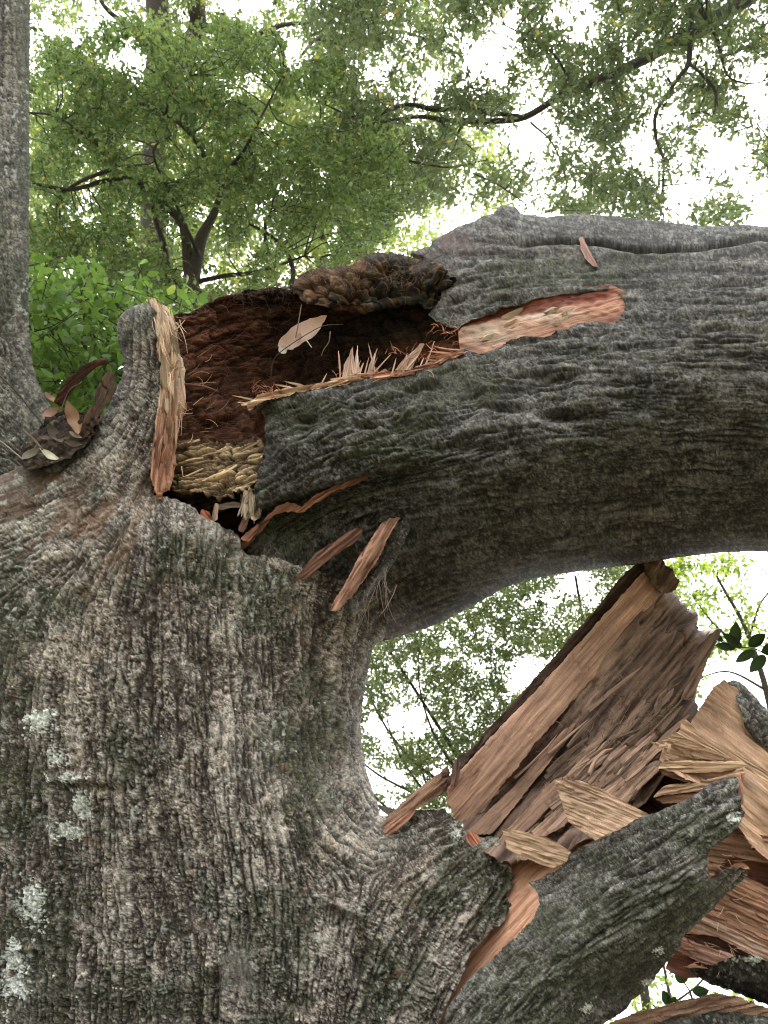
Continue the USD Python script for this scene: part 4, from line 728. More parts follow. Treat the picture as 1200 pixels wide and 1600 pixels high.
solid('bark_slab', torn, SLAB, SLAB_D, bark(field((700, 1580, -55), (800, 1480, -42), (900, 1400, -32), (1000, 1330, -29), (1130, 1240, -30), (1050, 1420, -36), (950, 1520, -38), (820, 1600, -48), (1150, 1360, -40)), 95, amp=.0068, ridge=3.4, length=60, plate=1.8, ribs=.2, ridge_col=(.27, .255, .23), deep_col=(.05, .042, .035), moss=[(1010, 1420, 110, 45), (930, 1520, 110, 45), (1100, 1310, 60, 40), (800, 1600, 90, 60), (860, 1440, 50, 20), (1000, 1490, 60, 40)], lichen=[(1030, 1486, 12, 10), (1145, 1276, 14, 12), (915, 1576, 14, 10), (1012, 1535, 14, 8)], extra=slab_extra, moss_all=.09, rough=.4, cross=.6, specks=.45),
      'bark', 1.8, .05, rolls=[([(1136, 1397), (1066, 1466), (1035, 1512), (978, 1578), (860, 1680)], 60, .05), ([(842, 1374), (906, 1324), (994, 1281), (1108, 1223)], 16, .02)], edge=(.30, .15, .10), seed=30, label='big mossy dark bark slab lifted off the splintered wood')
splinter(torn, 'torn_edge', [(1116, 1374), (1126, 1362), (1150, 1348), (1164, 1350), (1172, 1358), (1164, 1358), (1150, 1356), (1128, 1370), (1118, 1380)], depth((1116, 1376, 1.79)), (.55, .3, .2), (.34, .17, .11), -30, .02, 1.5, 95, .004, 1.4)
splinter(torn, 'torn_edge', [(1152, 1216), (1160, 1210), (1166, 1208), (1162, 1218), (1160, 1256), (1155, 1258)], depth((1152, 1216, 1.80)), (.6, .32, .22), (.4, .2, .14), 80, .02, 1.5, 96, .004, 1.4)
# split billets showing under the slab's far edge
BL = [([(1090, 1360), (1112, 1318), (1150, 1300), (1200, 1306), (1380, 1340), (1380, 1400), (1200, 1350), (1140, 1340), (1110, 1372)], ((1100, 1350, 1.95), (1380, 1370, 1.86)), 10, (.52, .34, .2)), ([(1096, 1366), (1126, 1336), (1200, 1346), (1380, 1396), (1380, 1460), (1200, 1394), (1150, 1380), (1110, 1390)], ((1100, 1366, 2.0), (1380, 1430, 1.92)), 14, (.40, .195, .125)), ([(1080, 1440), (1120, 1404), (1160, 1370), (1200, 1386), (1380, 1470), (1380, 1560), (1200, 1480), (1130, 1450)], ((1090, 1430, 1.93), (1380, 1510, 1.80)), 24, (.48, .29, .165)), ([(1070, 1458), (1096, 1430), (1112, 1436), (1200, 1480), (1380, 1560), (1380, 1596), (1200, 1506), (1120, 1464)], ((1080, 1446, 1.90), (1380, 1580, 1.78)), 25, (.58, .42, .27)), ([(1052, 1490), (1070, 1460), (1120, 1468), (1200, 1508), (1380, 1596), (1380, 1640), (1240, 1560), (1140, 1510), (1080, 1500)], ((1060, 1480, 1.94), (1380, 1610, 1.84)), 24, (.34, .185, .115)), ([(1058, 1486), (1066, 1464), (1090, 1474), (1150, 1494), (1168, 1498), (1140, 1508), (1100, 1506)], ((1060, 1480, 1.88), (1166, 1500, 1.82)), 18, (.60, .38, .26)), ([(1040, 1512), (1058, 1484), (1100, 1500), (1150, 1508), (1120, 1520), (1070, 1530)], ((1044, 1510, 1.92), (1150, 1508, 1.86)), 14, (.30, .16, .11)), ([(1160, 1270), (1180, 1290), (1380, 1330), (1380, 1360), (1200, 1312), (1130, 1312)], ((1150, 1290, 1.99), (1380, 1345, 1.9)), 12, (.30, .16, .105))]
for i, (p, d, a, lt) in enumerate(BL):
    lt = tuple(np.array(lt) * np.array([1.06, 1.0, 1.16]))
    splinter(torn, 'billet', p, d, lt, tuple(np.array(lt) * .55), a, .07, 1.6, 100 + i, .0040, 1.8)
solid('bark_piece', torn, [(1070, 1512, 3), (1090, 1506, 3), (1116, 1510, 3), (1136, 1500, 4), (1160, 1494, 3), (1200, 1500, 0), (1380, 1530, 0), (1380, 1680, 0), (1240, 1596, 2), (1200, 1572, 3), (1150, 1551, 3), (1105, 1536, 3)], depth((1070, 1515, 1.84), (1200, 1530, 1.76), (1380, 1600, 1.70)), bark(field((1100, 1520, 22), (1250, 1560, 26)), 111, amp=.008, ridge=3.4, length=50, ridge_col=(.17, .155, .14), deep_col=(.04, .034, .03), moss_all=.05, lichen=[(1170, 1500, 40, 6)]), 'bark', 1.8, .1, rolls=[([(1105, 1536), (1150, 1551), (1200, 1572), (1380, 1680)], 40, .08)], edge=(.3, .14, .09), seed=31)
splinter(torn, 'torn_edge', [(1068, 1512), (1090, 1502), (1116, 1506), (1134, 1498), (1150, 1492), (1140, 1504), (1116, 1514), (1090, 1512)], depth((1070, 1512, 1.83)), (.55, .29, .2), (.34, .16, .11), -8, .02, 1.6, 112, .004, 1.4)
fibres(torn, 'wood_fibres', [(1130, 1440, 40, 20), (1120, 1480, 30, 14), (1130, 1360, 16, 10)], 40, 30, 24, 40, 1.84, .0008, (.6, .42, .3), 10, .4)

log = thing('broken_log', 'dark barked log with a peeled reddish upper edge at the bottom under the splinters', 'log')
solid('bark', log, [(930, 1640, 0), (990, 1606, 3), (1040, 1590, 3), (1110, 1580, 3), (1150, 1582, 3), (1200, 1590, 0), (1420, 1640, 0), (1420, 1900, 0), (930, 1900, 0)], depth((950, 1640, 1.80), (1200, 1620, 1.68), (1400, 1760, 1.6), (1000, 1800, 1.66)), bark(field((1000, 1620, -12), (1300, 1660, 8)), 121, amp=.008, ridge=4, length=60, ridge_col=(.15, .145, .125), deep_col=(.04, .036, .03), moss_all=.10), 'bark', 2.5, .45, rolls=[([(930, 1640), (990, 1606), (1110, 1580), (1200, 1590), (1420, 1640)], 60, .06)], back=12, seed=32)
splinter(log, 'peeled_edge', [(900, 1640), (945, 1604), (985, 1586), (1060, 1566), (1120, 1552), (1160, 1560), (1200, 1576), (1420, 1630), (1420, 1660), (1200, 1600), (1150, 1590), (1110, 1588), (1040, 1598), (990, 1614), (940, 1650)], ((900, 1640, 1.86), (1200, 1580, 1.76)), (.40, .25, .175), (.2, .105, .07), -14, .12, 2, 122, .006, 1.8)

# ------------------------------------------------------------------ leaf litter in the crotch, leaf in the hollow
def leaf_shape(length, width, curl=.15, n=7, lobes=0.):
    """a leaf blade along +x with a midrib fold: vertices and triangles"""
    t = np.linspace(0, 1, n); w = width / 2 * np.sin(np.pi * t ** .85) ** .8 * (1 + lobes * np.sin(t * 22)); w[0] = w[-1] = 0
    zc = curl * length * np.sin(np.pi * t * .9)
    V = np.vstack([np.column_stack([t * length, 0 * t, -zc]), np.column_stack([t * length, w, -zc + .35 * w]), np.column_stack([t * length, -w, -zc + .35 * w])])
    F = []
    for i in range(n - 1):
        F += [(i, i + 1, n + i + 1), (i, n + i + 1, n + i), (i + 1, i, 2 * n + i), (i + 1, 2 * n + i, 2 * n + i + 1)]
    return V, np.array(F)


def frame(ax, nz):
    ax = np.asarray(ax, float); ax = ax / np.linalg.norm(ax); nz = np.asarray(nz, float); y = np.cross(nz, ax); y /= np.linalg.norm(y); return np.stack([ax, y, np.cross(ax, y)])


def flat_leaf(name, label, cat, p0, p1, d0, d1, width, colour, tilt=.3, group=None, curl=.15, mat='dry_leaf', lobes=0., parent=None, stalk=0.):
    a, b = W(*p0, d0), W(*p1, d1); L = np.linalg.norm(b - a)
    R = frame(b - a, -FWD + tilt * UP)
    V, F = leaf_shape(L, width, curl, 15, lobes); V = V @ R + a
    if mat == 'dry_leaf': V = V + (np.stack([noise(np.column_stack([V @ RIGHT, V @ UP, V @ FWD]) * 45, 31 + i) for i in range(3)], 1) - .5) * L * .11
    V2 = V + (-FWD) * -.0012
    t = np.linspace(.8, 1.15, len(V))
    t = np.where(np.arange(len(V)) < 15, 1.2, np.where(np.arange(len(V)) < 30, 1.0, .72))
    m = put(name, (np.vstack([V, V2]), np.vstack([F, F[:, ::-1] + len(V)])), mat, parent, True, np.vstack([np.outer(t, colour)] * 2))
    if not parent: tag(m, label, cat, group)
    return m


def stick(name, label, cat, pts, r0, r1, colour, group=None, n=14, lumps=.4, seed=0, parent=None):
    P = spline([W(*p) for p in pts], n); v, f = tube(P, np.linspace(r0, r1, n), 7, lumps, seed)
    m = put(name, (v, f), 'twig', parent, True, np.tile(colour, (len(v), 1)) * (.7 + .6 * noise(v * 60))[:, None])
    return m if parent else tag(m, label, cat, group)


curled = thing('bark_strip', 'curled dark strip of loose bark arching above the litter in the crotch', 'bark')
solid('rind', curled, [(84, 628, 2), (94, 608, 2), (108, 590, 2), (126, 574, 2), (146, 562, 2), (166, 560, 2), (172, 566, 2), (152, 574, 2), (134, 588, 2), (118, 604, 2), (106, 622, 2), (96, 634, 2)], depth((90, 630, 2.42), (130, 580, 2.46), (170, 562, 2.54)), wood(-40, (.13, .06, .04), (.04, .024, .018), 131, .004, .5, 1., 2.4), 'rot', 1.3, .03, edge=(.05, .035, .028), rolls=[([(84, 628), (108, 590), (146, 562), (166, 560)], 8, .012)], seed=40)
chunk = thing('bark_chunk', 'upright dark brown wedge of bark wedged against the torn stub', 'bark')
solid('rind', chunk, [(146, 642, 2), (150, 612, 2), (160, 590, 3), (172, 578, 3), (180, 588, 3), (182, 608, 3), (172, 622, 2), (160, 640, 2)], depth((150, 640, 2.46), (176, 582, 2.50)), wood(-65, (.13, .085, .06), (.06, .042, .034), 132, .005, .5, 1., 2.4), 'rot', 1.3, .03, edge=(.05, .035, .028), seed=41)
solid('inner_bark', chunk, [(122, 688, 2), (126, 664, 3), (138, 640, 3), (150, 632, 3), (158, 642, 3), (148, 664, 2), (136, 682, 2)], depth((124, 686, 2.43), (152, 636, 2.46)), wood(-60, (.16, .095, .062), (.06, .036, .027), 133, .005, .5, 1., 2.4), 'rot', 1.3, .02, edge=(.05, .03, .02), seed=42)
DL = [('big tan curled dead leaf standing upright among the litter', (104, 626), (122, 678), 2.41, 2.39, .04, (.30, .18, .11)), ('dark folded dead leaf below the curled bark strip', (66, 652), (92, 632), 2.42, 2.44, .03, (.22, .12, .08)), ('pinkish dead leaf tip behind the curled bark strip', (70, 612), (88, 628), 2.47, 2.46, .02, (.30, .17, .12)), ('grey dead leaf lying deepest in the crotch', (74, 662), (96, 690), 2.45, 2.42, .03, (.10, .08, .062)), ('brown dead leaf at the crotch rim beside the stub', (100, 690), (128, 694), 2.42, 2.42, .022, (.10, .065, .045)), ('pale grey olive dead leaf at the crotch bottom', (62, 700), (90, 716), 2.36, 2.33, .02, (.42, .43, .32)), ('dull brown leaf half hidden left of the pale olive leaf', (34, 716), (62, 696), 2.38, 2.40, .03, (.13, .105, .07)), ('small mottled dead leaf by the rim', (108, 674), (128, 684), 2.40, 2.40, .015, (.26, .21, .16))]
for lb, a, b, d0, d1, w, c in DL:
    flat_leaf('dead_leaf', lb, 'dead leaf', a, b, d0, d1, w, c, .5, 'dead leaves caught in the crotch', .22)
stick('twig', 'long thin dark twig lying down the left stem into the crotch', 'twig', [(-20, 568, 2.44), (20, 606, 2.42), (48, 640, 2.42), (68, 664, 2.42)], .0035, .0025, (.06, .048, .038), 'twigs in the crotch', seed=1)
stick('twig', 'short pale twig below the dark one at the left edge', 'twig', [(-14, 678, 2.40), (12, 698, 2.37), (36, 718, 2.33)], .003, .002, (.20, .17, .14), 'twigs in the crotch', seed=2)
stick('twig', 'stubby brown twig among the dead leaves', 'twig', [(36, 672, 2.42), (54, 688, 2.39), (66, 702, 2.36)], .005, .003, (.10, .075, .055), 'twigs in the crotch', seed=3)
stick('twig', 'thin bent twig standing beside the curled bark strip', 'twig', [(96, 640, 2.40), (104, 618, 2.42), (112, 606, 2.43), (128, 598, 2.46)], .002, .001, (.10, .06, .045), 'twigs in the crotch', seed=4)

def litter_tint(X, Y, h, col):
    b = pxnoise(X, Y, 10, 4, 3); c = smooth01(pxnoise(X, Y, 7, 9, 2), .55, .7)
    return h + 6 * (b - .5), mix(col * (.5 + b)[..., None], (.20, .14, .09), c * .6)


lit = solid('leaf_litter', None, [(24, 716, 3), (40, 694, 4), (60, 668, 4), (78, 648, 5), (96, 640, 5), (120, 644, 5), (146, 640, 4), (156, 654, 3), (140, 690, 3), (110, 716, 3), (70, 728, 3), (40, 732, 3)], depth((40, 710, 2.44), (90, 660, 2.50), (150, 650, 2.48), (100, 710, 2.42)), wood(-30, (.06, .043, .033), (.024, .018, .015), 141, .005, .4, 1., 3., litter_tint), 'rot', 1.5, .08, freq=.3, edge=(.04, .03, .022), seed=43)
g2 = np.random.default_rng(12)
for k in range(16):
    px, py = g2.uniform(44, 146), 0; py = np.interp(px, [40, 80, 150], [712, 668, 655]) + g2.uniform(-8, 34) * (1 - (px - 40) / 160); L = g2.uniform(8, 26); an = g2.uniform(-1.3, .9)
    wedge(lit, 'bark_crumb', (px, py), (px + L * math.cos(an), py + L * math.sin(an)), 2.41, 2.40, g2.uniform(.006, .018), .005, np.array((.085, .06, .045)) * g2.choice([.5, .8, 1.2, 2.]), g2, 'rot', ragged=1.)
tag(lit, 'dark crumbled leaf litter filling the crotch between stem and stub', 'leaf litter', kind='stuff')
hl = thing('hanging_leaf', 'large pale pink dead leaf caught by a twig inside the dark hollow', 'dead leaf')
m = flat_leaf('blade', '', '', (434, 543), (511, 494), 2.56, 2.52, .075, (.50, .35, .29), .2, None, .10, parent=hl)
flat_leaf('blade', '', '', (446, 552), (437, 540), 2.55, 2.55, .028, (.5, .44, .37), .2, None, .1, parent=hl)
flat_leaf('blade', '', '', (464, 536), (470, 520), 2.54, 2.53, .018, (.48, .33, .27), .2, None, .1, parent=hl)
stick('twig', 'dark thin twig curving under the pink leaf in the hollow', 'twig', [(424, 604, 2.60), (425, 574, 2.56), (432, 556, 2.53), (452, 540, 2.51), (480, 522, 2.50), (506, 509, 2.50), (536, 507, 2.53)], .002, .0012, (.075, .06, .05), None, 24, seed=5)
stick('twig', 'grey straight twig standing behind the pink leaf', 'twig', [(462, 528, 2.55), (466, 506, 2.55), (471, 476, 2.56)], .0022, .0015, (.18, .155, .13), None, seed=6)
stick('twig', 'pale bent twig below the pink leaf', 'twig', [(476, 526, 2.52), (480, 533, 2.51), (487, 543, 2.50)], .0022, .0016, (.42, .36, .28), None, seed=7)
stick('twig', 'hooked thin rootlet hanging right of the pink leaf', 'twig', [(516, 518, 2.56), (514, 534, 2.55), (506, 546, 2.55), (502, 556, 2.56)], .0016, .001, (.25, .2, .16), None, seed=8)
stick('twig', 'long bowed splinter hanging beside the torn stub', 'twig', [(276, 504, 2.50), (284, 516, 2.48), (290, 534, 2.47), (293, 552, 2.47)], .0018, .0008, (.55, .40, .30), None, seed=9)
stick('twig', 'pale pointed splinter sticking out from the torn stub', 'twig', [(268, 520, 2.50), (278, 512, 2.48), (289, 500, 2.46)], .004, .001, (.66, .5, .38), None, seed=10)
stick('twig', 'reddish root stub poking from the hollow wall near the stub', 'twig', [(286, 600, 2.56), (306, 602, 2.54), (326, 606, 2.56), (340, 612, 2.62)], .004, .0035, (.16, .075, .05), None, seed=11)

# ------------------------------------------------------------------ trees behind
rng = np.random.default_rng(17)
LV4 = np.array([[0, 0, 0], [.48, .5, .1], [1, 0, -.05], [.48, -.5, .1]]); LF2 = np.array([[0, 1, 3], [1, 2, 3]])
LV6 = np.array([[0, 0, 0], [.3, .5, .10], [.72, .36, .07], [1, 0, -.06], [.72, -.36, .07], [.3, -.5, .10]]); LF4 = np.array([[0, 1, 5], [1, 2, 4], [1, 4, 5], [2, 3, 4]])


def leaves(centres, dirs, lengths, widths, cols, g, LV6=LV4, LF4=LF2):
    n = len(centres); ax = dirs / np.linalg.norm(dirs, axis=1, keepdims=True)
    nz = g.normal(0, .62, (n, 3)) + np.array([0, 0, 1.0]); y = np.cross(nz, ax); y /= np.maximum(np.linalg.norm(y, axis=1, keepdims=True), 1e-6); z = np.cross(ax, y)
    fold = g.uniform(-1, 1.6, n)
    V = centres[:, None] + (LV6[:, 0][None] * lengths[:, None])[..., None] * ax[:, None] + (LV6[:, 1][None] * widths[:, None])[..., None] * y[:, None] + (LV6[:, 2][None] * (lengths * fold)[:, None])[..., None] * z[:, None]
    k = len(LV6); F = (LF4[None] + k * np.arange(n)[:, None, None]).reshape(-1, 3)
    return V.reshape(-1, 3), F, np.repeat(cols, k, axis=0)


# ------------------------------------------------------------------ unseen leafy wood added beside and behind the viewer to cut front light
g = np.random.default_rng(88); n = 6500
az = g.uniform(math.radians(48), math.radians(312), n); R_ = g.uniform(11, 34, n); C_ = np.column_stack([R_ * np.sin(az), R_ * np.cos(az), g.uniform(.3, 1, n) * (9 + 5 * noise(np.column_stack([az * 6, R_ / 5, R_ * 0 + .5])))])
v, f, c = leaves(C_, g.normal(0, 1, (n, 3)), g.uniform(.7, 1.5, n), g.uniform(.5, 1.0, n), mix((.04, .07, .02), (.09, .13, .04), g.uniform(0, 1, n)), g)
tag(put('shade_woodland', (v, f), 'leaf', None, False, c), 'unseen leafy trees added beside and behind the viewer to cut front light', 'shade_woodland', kind='stuff')


def branch_mesh(polys, k, lumps=.12, seed=0):
    out = []
    for p in polys:
        p = np.array(p, float); n = max(6, len(p) * 5)
        P = spline(W(p[:, 0], p[:, 1], p[:, 2]), n); r = np.interp(np.linspace(0, 1, n), np.linspace(0, 1, len(p)), p[:, 3] / 2 * p[:, 2] / 1200)
        wob = np.stack([noise(np.column_stack([np.arange(n) * .16, np.full(n, seed + i * 3.1), np.full(n, 7. * i)]), seed) - .5 for i in range(3)], 1); P = P + wob * r[:, None] * 1.1
        out.append(tube(P, r, k, lumps, seed)); seed += 1
    return join(out)


def tree(name, label, trunks, boughs, region, drange, n_clusters, per, size, colours, gap=(120, .42), holes=(), seed=0, twigs=True, group=None, bark_col=(.075, .063, .052), clump=.22, dens=None, leaf_ratio=.42, droop=.3, bough_name='bough', broad=False):
    t = thing(name, label, 'tree', group); g = np.random.default_rng(seed)
    for p in trunks:
        v, f = branch_mesh([p], 12, .14, seed); put('trunk', (v, f), 'twig', t, True, np.tile(bark_col, (len(v), 1)) * (.6 + .8 * fbm(v * np.array([9, 9, 3.]), 3, seed))[:, None])
    ends = []
    for p in boughs:
        v, f = branch_mesh([p], 6, .1, seed + 3); put(bough_name, (v, f), 'twig', t, True, np.tile(np.array(bark_col) * .8, (len(v), 1)) * (.6 + .8 * noise(v * 8))[:, None])
    for p in list(trunks) + list(boughs):
        q = np.array(p, float); ends.append(spline(W(q[:, 0], q[:, 1], q[:, 2]), 40))
    ends = np.vstack(ends) if ends else np.zeros((0, 3))
    g_poly = shapely.Polygon(region); shapely.prepare(g_poly); x0, y0, x1, y1 = g_poly.bounds
    C = []
    while len(C) < n_clusters:
        m = n_clusters * 3; px, py = g.uniform(x0, x1, m), g.uniform(y0, y1, m); dd = g.uniform(*drange, m)
        ok = shapely.contains_xy(g_poly, px, py)
        f_ = fbm(np.stack([px / gap[0], py / gap[0], np.full(m, seed * 2.3) + dd * .02], -1), 4, seed)
        ok &= smooth01(f_, gap[1] - .07, gap[1] + .07) > g.uniform(0, 1, m)
        for hx, hy, hr in holes: ok &= np.hypot(px - hx, (py - hy) * 1.15) > hr * g.uniform(.75, 1.1, m)
        if dens is not None: ok &= dens(px, py) > g.uniform(0, 1, m)
        C += list(np.column_stack([px, py, dd])[ok])
    C = np.array(C[:n_clusters]); P = W(C[:, 0], C[:, 1], C[:, 2])
    nl = n_clusters * per
    d = g.normal(0, 1, (n_clusters, 3)) * np.array([1, 1, .45]); d /= np.linalg.norm(d, axis=1, keepdims=True)
    L = clump * g.uniform(.6, 1.4, n_clusters)
    s = g.uniform(-.5, .5, (n_clusters, per)); base = P[:, None] + d[:, None] * (s * L[:, None])[..., None]
    off = g.normal(0, 1, (n_clusters, per, 3)); off /= np.linalg.norm(off, axis=2, keepdims=True)
    ld = off + d[:, None] * .8 + np.array([0, 0, -droop])
    sz = size * g.uniform(.65, 1.25, (n_clusters, per)); base = base + off * (sz * .25)[..., None] + g.normal(0, size * .45, base.shape)
    mixv = np.clip(g.normal(.5, .28, (n_clusters, 1)) + g.normal(0, .16, (n_clusters, per)), 0, 1)
    cols = mix(colours[0], colours[1], mixv); yel = g.uniform(0, 1, (n_clusters, per)) < .02; cols = np.where(yel[..., None], np.array(colours[2]), cols)
    v, f, c = leaves(base.reshape(-1, 3), ld.reshape(-1, 3), sz.ravel(), (sz * leaf_ratio * g.uniform(.8, 1.25, sz.shape)).ravel(), cols.reshape(-1, 3), g, *((LV6, LF4) if broad else (LV4, LF2)))
    tag(put('crown', (v, f), 'leaf', t, False, c), kind='stuff')
    if twigs:
        out = []
        for i in range(n_clusters):
            a, b = P[i] - d[i] * L[i] * .5, P[i] + d[i] * L[i] * .5
            if len(ends) and i % 3 == 0:
                j = np.argmin(((ends - a) ** 2).sum(1)); e = ends[j]
                if .05 < np.linalg.norm(e - a) < .4:
                    mid = (e + a) / 2 + g.normal(0, .10, 3) * np.linalg.norm(e - a); Q = spline([e, mid, a, b], 7); out.append(tube(Q, np.linspace(.007, .002, 7), 3)); continue
            out.append(tube(spline([a, P[i] + g.normal(0, .02, 3), b], 4), np.linspace(.0035, .0015, 4), 3))
        v, f = join(out); tag(put('twigs', (v, f), 'twig', t, True, np.tile(np.array(bark_col) * .7, (len(v), 1))), kind='stuff')
    return t


GR1 = ((.046, .078, .023), (.092, .14, .04), (.20, .20, .04))
tree('tall_tree', 'tall dark trunked tree rising behind the dense green foliage beside the left stem', [[(238, 700, 11.5, 44), (240, 450, 11.5, 40), (236, 200, 11.5, 36), (240, 90, 11.5, 35), (243, 0, 11.5, 37), (246, -260, 11.5, 34)], [(236, 220, 11.5, 24), (276, 120, 11.4, 24), (304, 40, 11.4, 26), (300, 0, 11.3, 28), (282, -160, 11.2, 26)]],
     [[(304, 40, 11.4, 18), (380, 60, 11, 12), (450, 40, 10.5, 7), (520, 36, 10.2, 4)], [(240, 60, 11.5, 12), (170, 20, 11, 8), (140, -40, 11, 5)], [(560, 60, 11, 9), (500, 60, 10.8, 7), (470, 90, 10.6, 4)]],
     [(20, -220), (700, -220), (720, 60), (700, 260), (610, 360), (300, 420), (20, 420)], (10.5, 14), 2700, 20, .085, ((.058, .088, .027), (.11, .152, .045), (.26, .25, .05)), (70, .42), [(208, 45, 34), (545, 105, 38), (590, 30, 30), (190, 40, 30), (600, 120, 20)], 201)
tree('forked_tree', 'pale grey trunked forked tree with dense mid green leaves just beyond the stub', [[(300, 560, 6.6, 32), (297, 470, 6.5, 28), (306, 420, 6.5, 21), (318, 380, 6.5, 18), (336, 330, 6.5, 11), (352, 268, 6.5, 6)], [(302, 460, 6.5, 20), (296, 420, 6.5, 17), (292, 380, 6.5, 15), (286, 350, 6.5, 14), (268, 330, 6.5, 12), (236, 302, 6.4, 10), (205, 275, 6.3, 9), (170, 240, 6.2, 7), (128, 208, 6.1, 6), (84, 182, 6.0, 4), (46, 176, 6, 3)], [(262, 560, 6.9, 13), (264, 440, 6.9, 11), (258, 390, 6.9, 10), (245, 345, 6.9, 8), (236, 306, 6.8, 6)]],
     [[(205, 275, 6.3, 8), (160, 282, 6.2, 8), (110, 294, 6.1, 7), (50, 286, 6, 5)], [(180, 262, 6.2, 7), (130, 280, 6.1, 6), (96, 300, 6.1, 4)], [(322, 252, 6.4, 9), (308, 222, 6.4, 8), (286, 194, 6.3, 8), (258, 178, 6.3, 7), (222, 162, 6.2, 5)], [(258, 180, 6.3, 5), (266, 148, 6.2, 4), (296, 118, 6.2, 3)], [(306, 440, 6.5, 9), (350, 430, 6.5, 8), (395, 424, 6.4, 7), (440, 412, 6.4, 5), (476, 400, 6.3, 3)], [(452, 450, 6.5, 9), (458, 424, 6.5, 8), (446, 388, 6.5, 8), (420, 366, 6.4, 6), (390, 350, 6.3, 4)], [(352, 268, 6.5, 6), (380, 236, 6.4, 5), (404, 190, 6.3, 4), (440, 120, 6.2, 3)], [(310, 400, 6.4, 7), (280, 330, 6.2, 5), (240, 240, 6.0, 4), (268, 210, 6, 3)], [(416, 400, 6.4, 6), (414, 350, 6.3, 5), (424, 330, 6.3, 3)]],
     [(30, 40), (300, 30), (440, 60), (560, 120), (640, 260), (640, 330), (560, 400), (470, 450), (300, 500), (200, 560), (30, 560)], (5.8, 8.2), 2900, 20, .050, GR1, (46, .475), [(190, 320, 16), (130, 330, 20), (110, 430, 16), (360, 440, 24), (440, 440, 18), (100, 150, 20), (470, 380, 16), (500, 270, 16)], 202, leaf_ratio=.55)
tree('understory_shrub', 'glossy bright green shrub with broad leaves behind the crotch litter', [[(110, 760, 4.4, 20), (120, 640, 4.4, 16), (130, 560, 4.4, 10), (128, 480, 4.4, 5)]], [[(126, 600, 4.4, 8), (90, 540, 4.3, 6), (70, 480, 4.2, 4)], [(120, 620, 4.4, 7), (170, 560, 4.3, 5), (210, 500, 4.3, 3)]],
     [(30, 430), (110, 410), (220, 430), (300, 470), (300, 640), (200, 720), (30, 700)], (3.8, 5.4), 480, 11, .07, ((.04, .085, .018), (.08, .15, .03), (.14, .2, .04)), (60, .38), [(100, 600, 10), (128, 625, 12)], 203, clump=.25, leaf_ratio=.5, broad=True)
tree('far_tree', 'lighter sunlit yellow green tree far behind the break of the limb', [[(520, 700, 14, 20), (500, 400, 14, 18), (470, 250, 14, 14), (440, 60, 14, 9)]], [[(500, 380, 14, 10), (560, 300, 13.6, 7), (640, 250, 13.4, 4)]], [(40, 140), (420, 140), (780, 200), (800, 330), (640, 420), (480, 470), (200, 520), (40, 520)], (12, 16), 1500, 18, .12, ((.085, .125, .032), (.165, .215, .055), (.30, .30, .07)), (110, .44), [(510, 280, 30), (190, 320, 20), (130, 320, 22), (110, 420, 30), (540, 270, 26)], 204, twigs=False)
tree('overhanging_tree', 'airy oak with crooked dark boughs hanging over the top of the broken limb', [[(1500, -500, 6.6, 47), (1300, -250, 7.0, 34), (1160, -120, 6.8, 20), (1090, -30, 6.7, 11)], [(1500, -300, 8.1, 47), (1240, -60, 7.7, 28), (1040, 70, 7.3, 17), (920, 130, 7.1, 13)]],
     [[(1090, -30, 6.7, 10), (1082, 20, 6.7, 9), (1076, 95, 6.7, 9), (1060, 120, 6.7, 7), (1040, 150, 6.7, 6), (1024, 182, 6.7, 6), (1026, 220, 6.7, 5), (1036, 252, 6.6, 5), (1036, 300, 6.6, 3)], [(1076, 95, 6.7, 6), (1098, 118, 6.6, 5), (1118, 146, 6.6, 5), (1114, 182, 6.6, 3)], [(1088, 4, 6.7, 5), (1112, 44, 6.6, 5), (1124, 76, 6.6, 5), (1138, 120, 6.5, 3), (1180, 130, 6.5, 2), (1230, 110, 6.5, 2)], [(1150, 205, 6.6, 3), (1190, 190, 6.6, 2), (1230, 160, 6.6, 2)],
      [(920, 130, 7.1, 12), (880, 150, 7.1, 12), (820, 184, 7.1, 11), (760, 190, 7.0, 10), (700, 188, 6.9, 9), (660, 182, 6.9, 7), (600, 190, 6.8, 5), (560, 200, 6.7, 3)], [(820, 180, 7.1, 8), (730, 172, 7.0, 9), (680, 172, 6.9, 9), (630, 164, 6.9, 7), (570, 186, 6.8, 5), (500, 160, 6.7, 2)], [(690, 188, 6.9, 5), (716, 214, 6.8, 3), (744, 238, 6.8, 2)], [(830, 190, 7.0, 4), (860, 220, 6.9, 3), (876, 250, 6.9, 2)], [(740, 270, 6.7, 3), (780, 290, 6.7, 3), (820, 318, 6.6, 2)], [(640, 250, 6.7, 4), (700, 262, 6.7, 3), (760, 250, 6.7, 2)], [(900, 140, 7.1, 5), (860, 80, 6.9, 4), (790, 40, 6.7, 2)], [(500, 60, 7.1, 5), (560, 70, 7.1, 5), (600, 50, 7.1, 2)]],
     [(470, -200), (1420, -200), (1420, 250), (1200, 290), (1150, 345), (1080, 370), (960, 350), (860, 330), (780, 300), (640, 330), (560, 260), (480, 200)], (6.3, 9.2), 2900, 20, .078, ((.043, .062, .026), (.078, .107, .042), (.2, .19, .05)), (56, .465), [(590, 96, 30), (760, 225, 26), (905, 30, 34), (870, 20, 24), (740, 210, 24), (835, 215, 28), (1000, 250, 34), (1060, 240, 18), (920, 235, 22), (1180, 290, 40), (1120, 300, 22), (1160, 240, 24), (900, 300, 24), (1190, 110, 22), (640, 90, 18), (820, 300, 14), (1040, 120, 20), (1060, 170, 24)], 205, droop=.1, leaf_ratio=.36, clump=.26)
HB = []
g0 = np.random.default_rng(44)
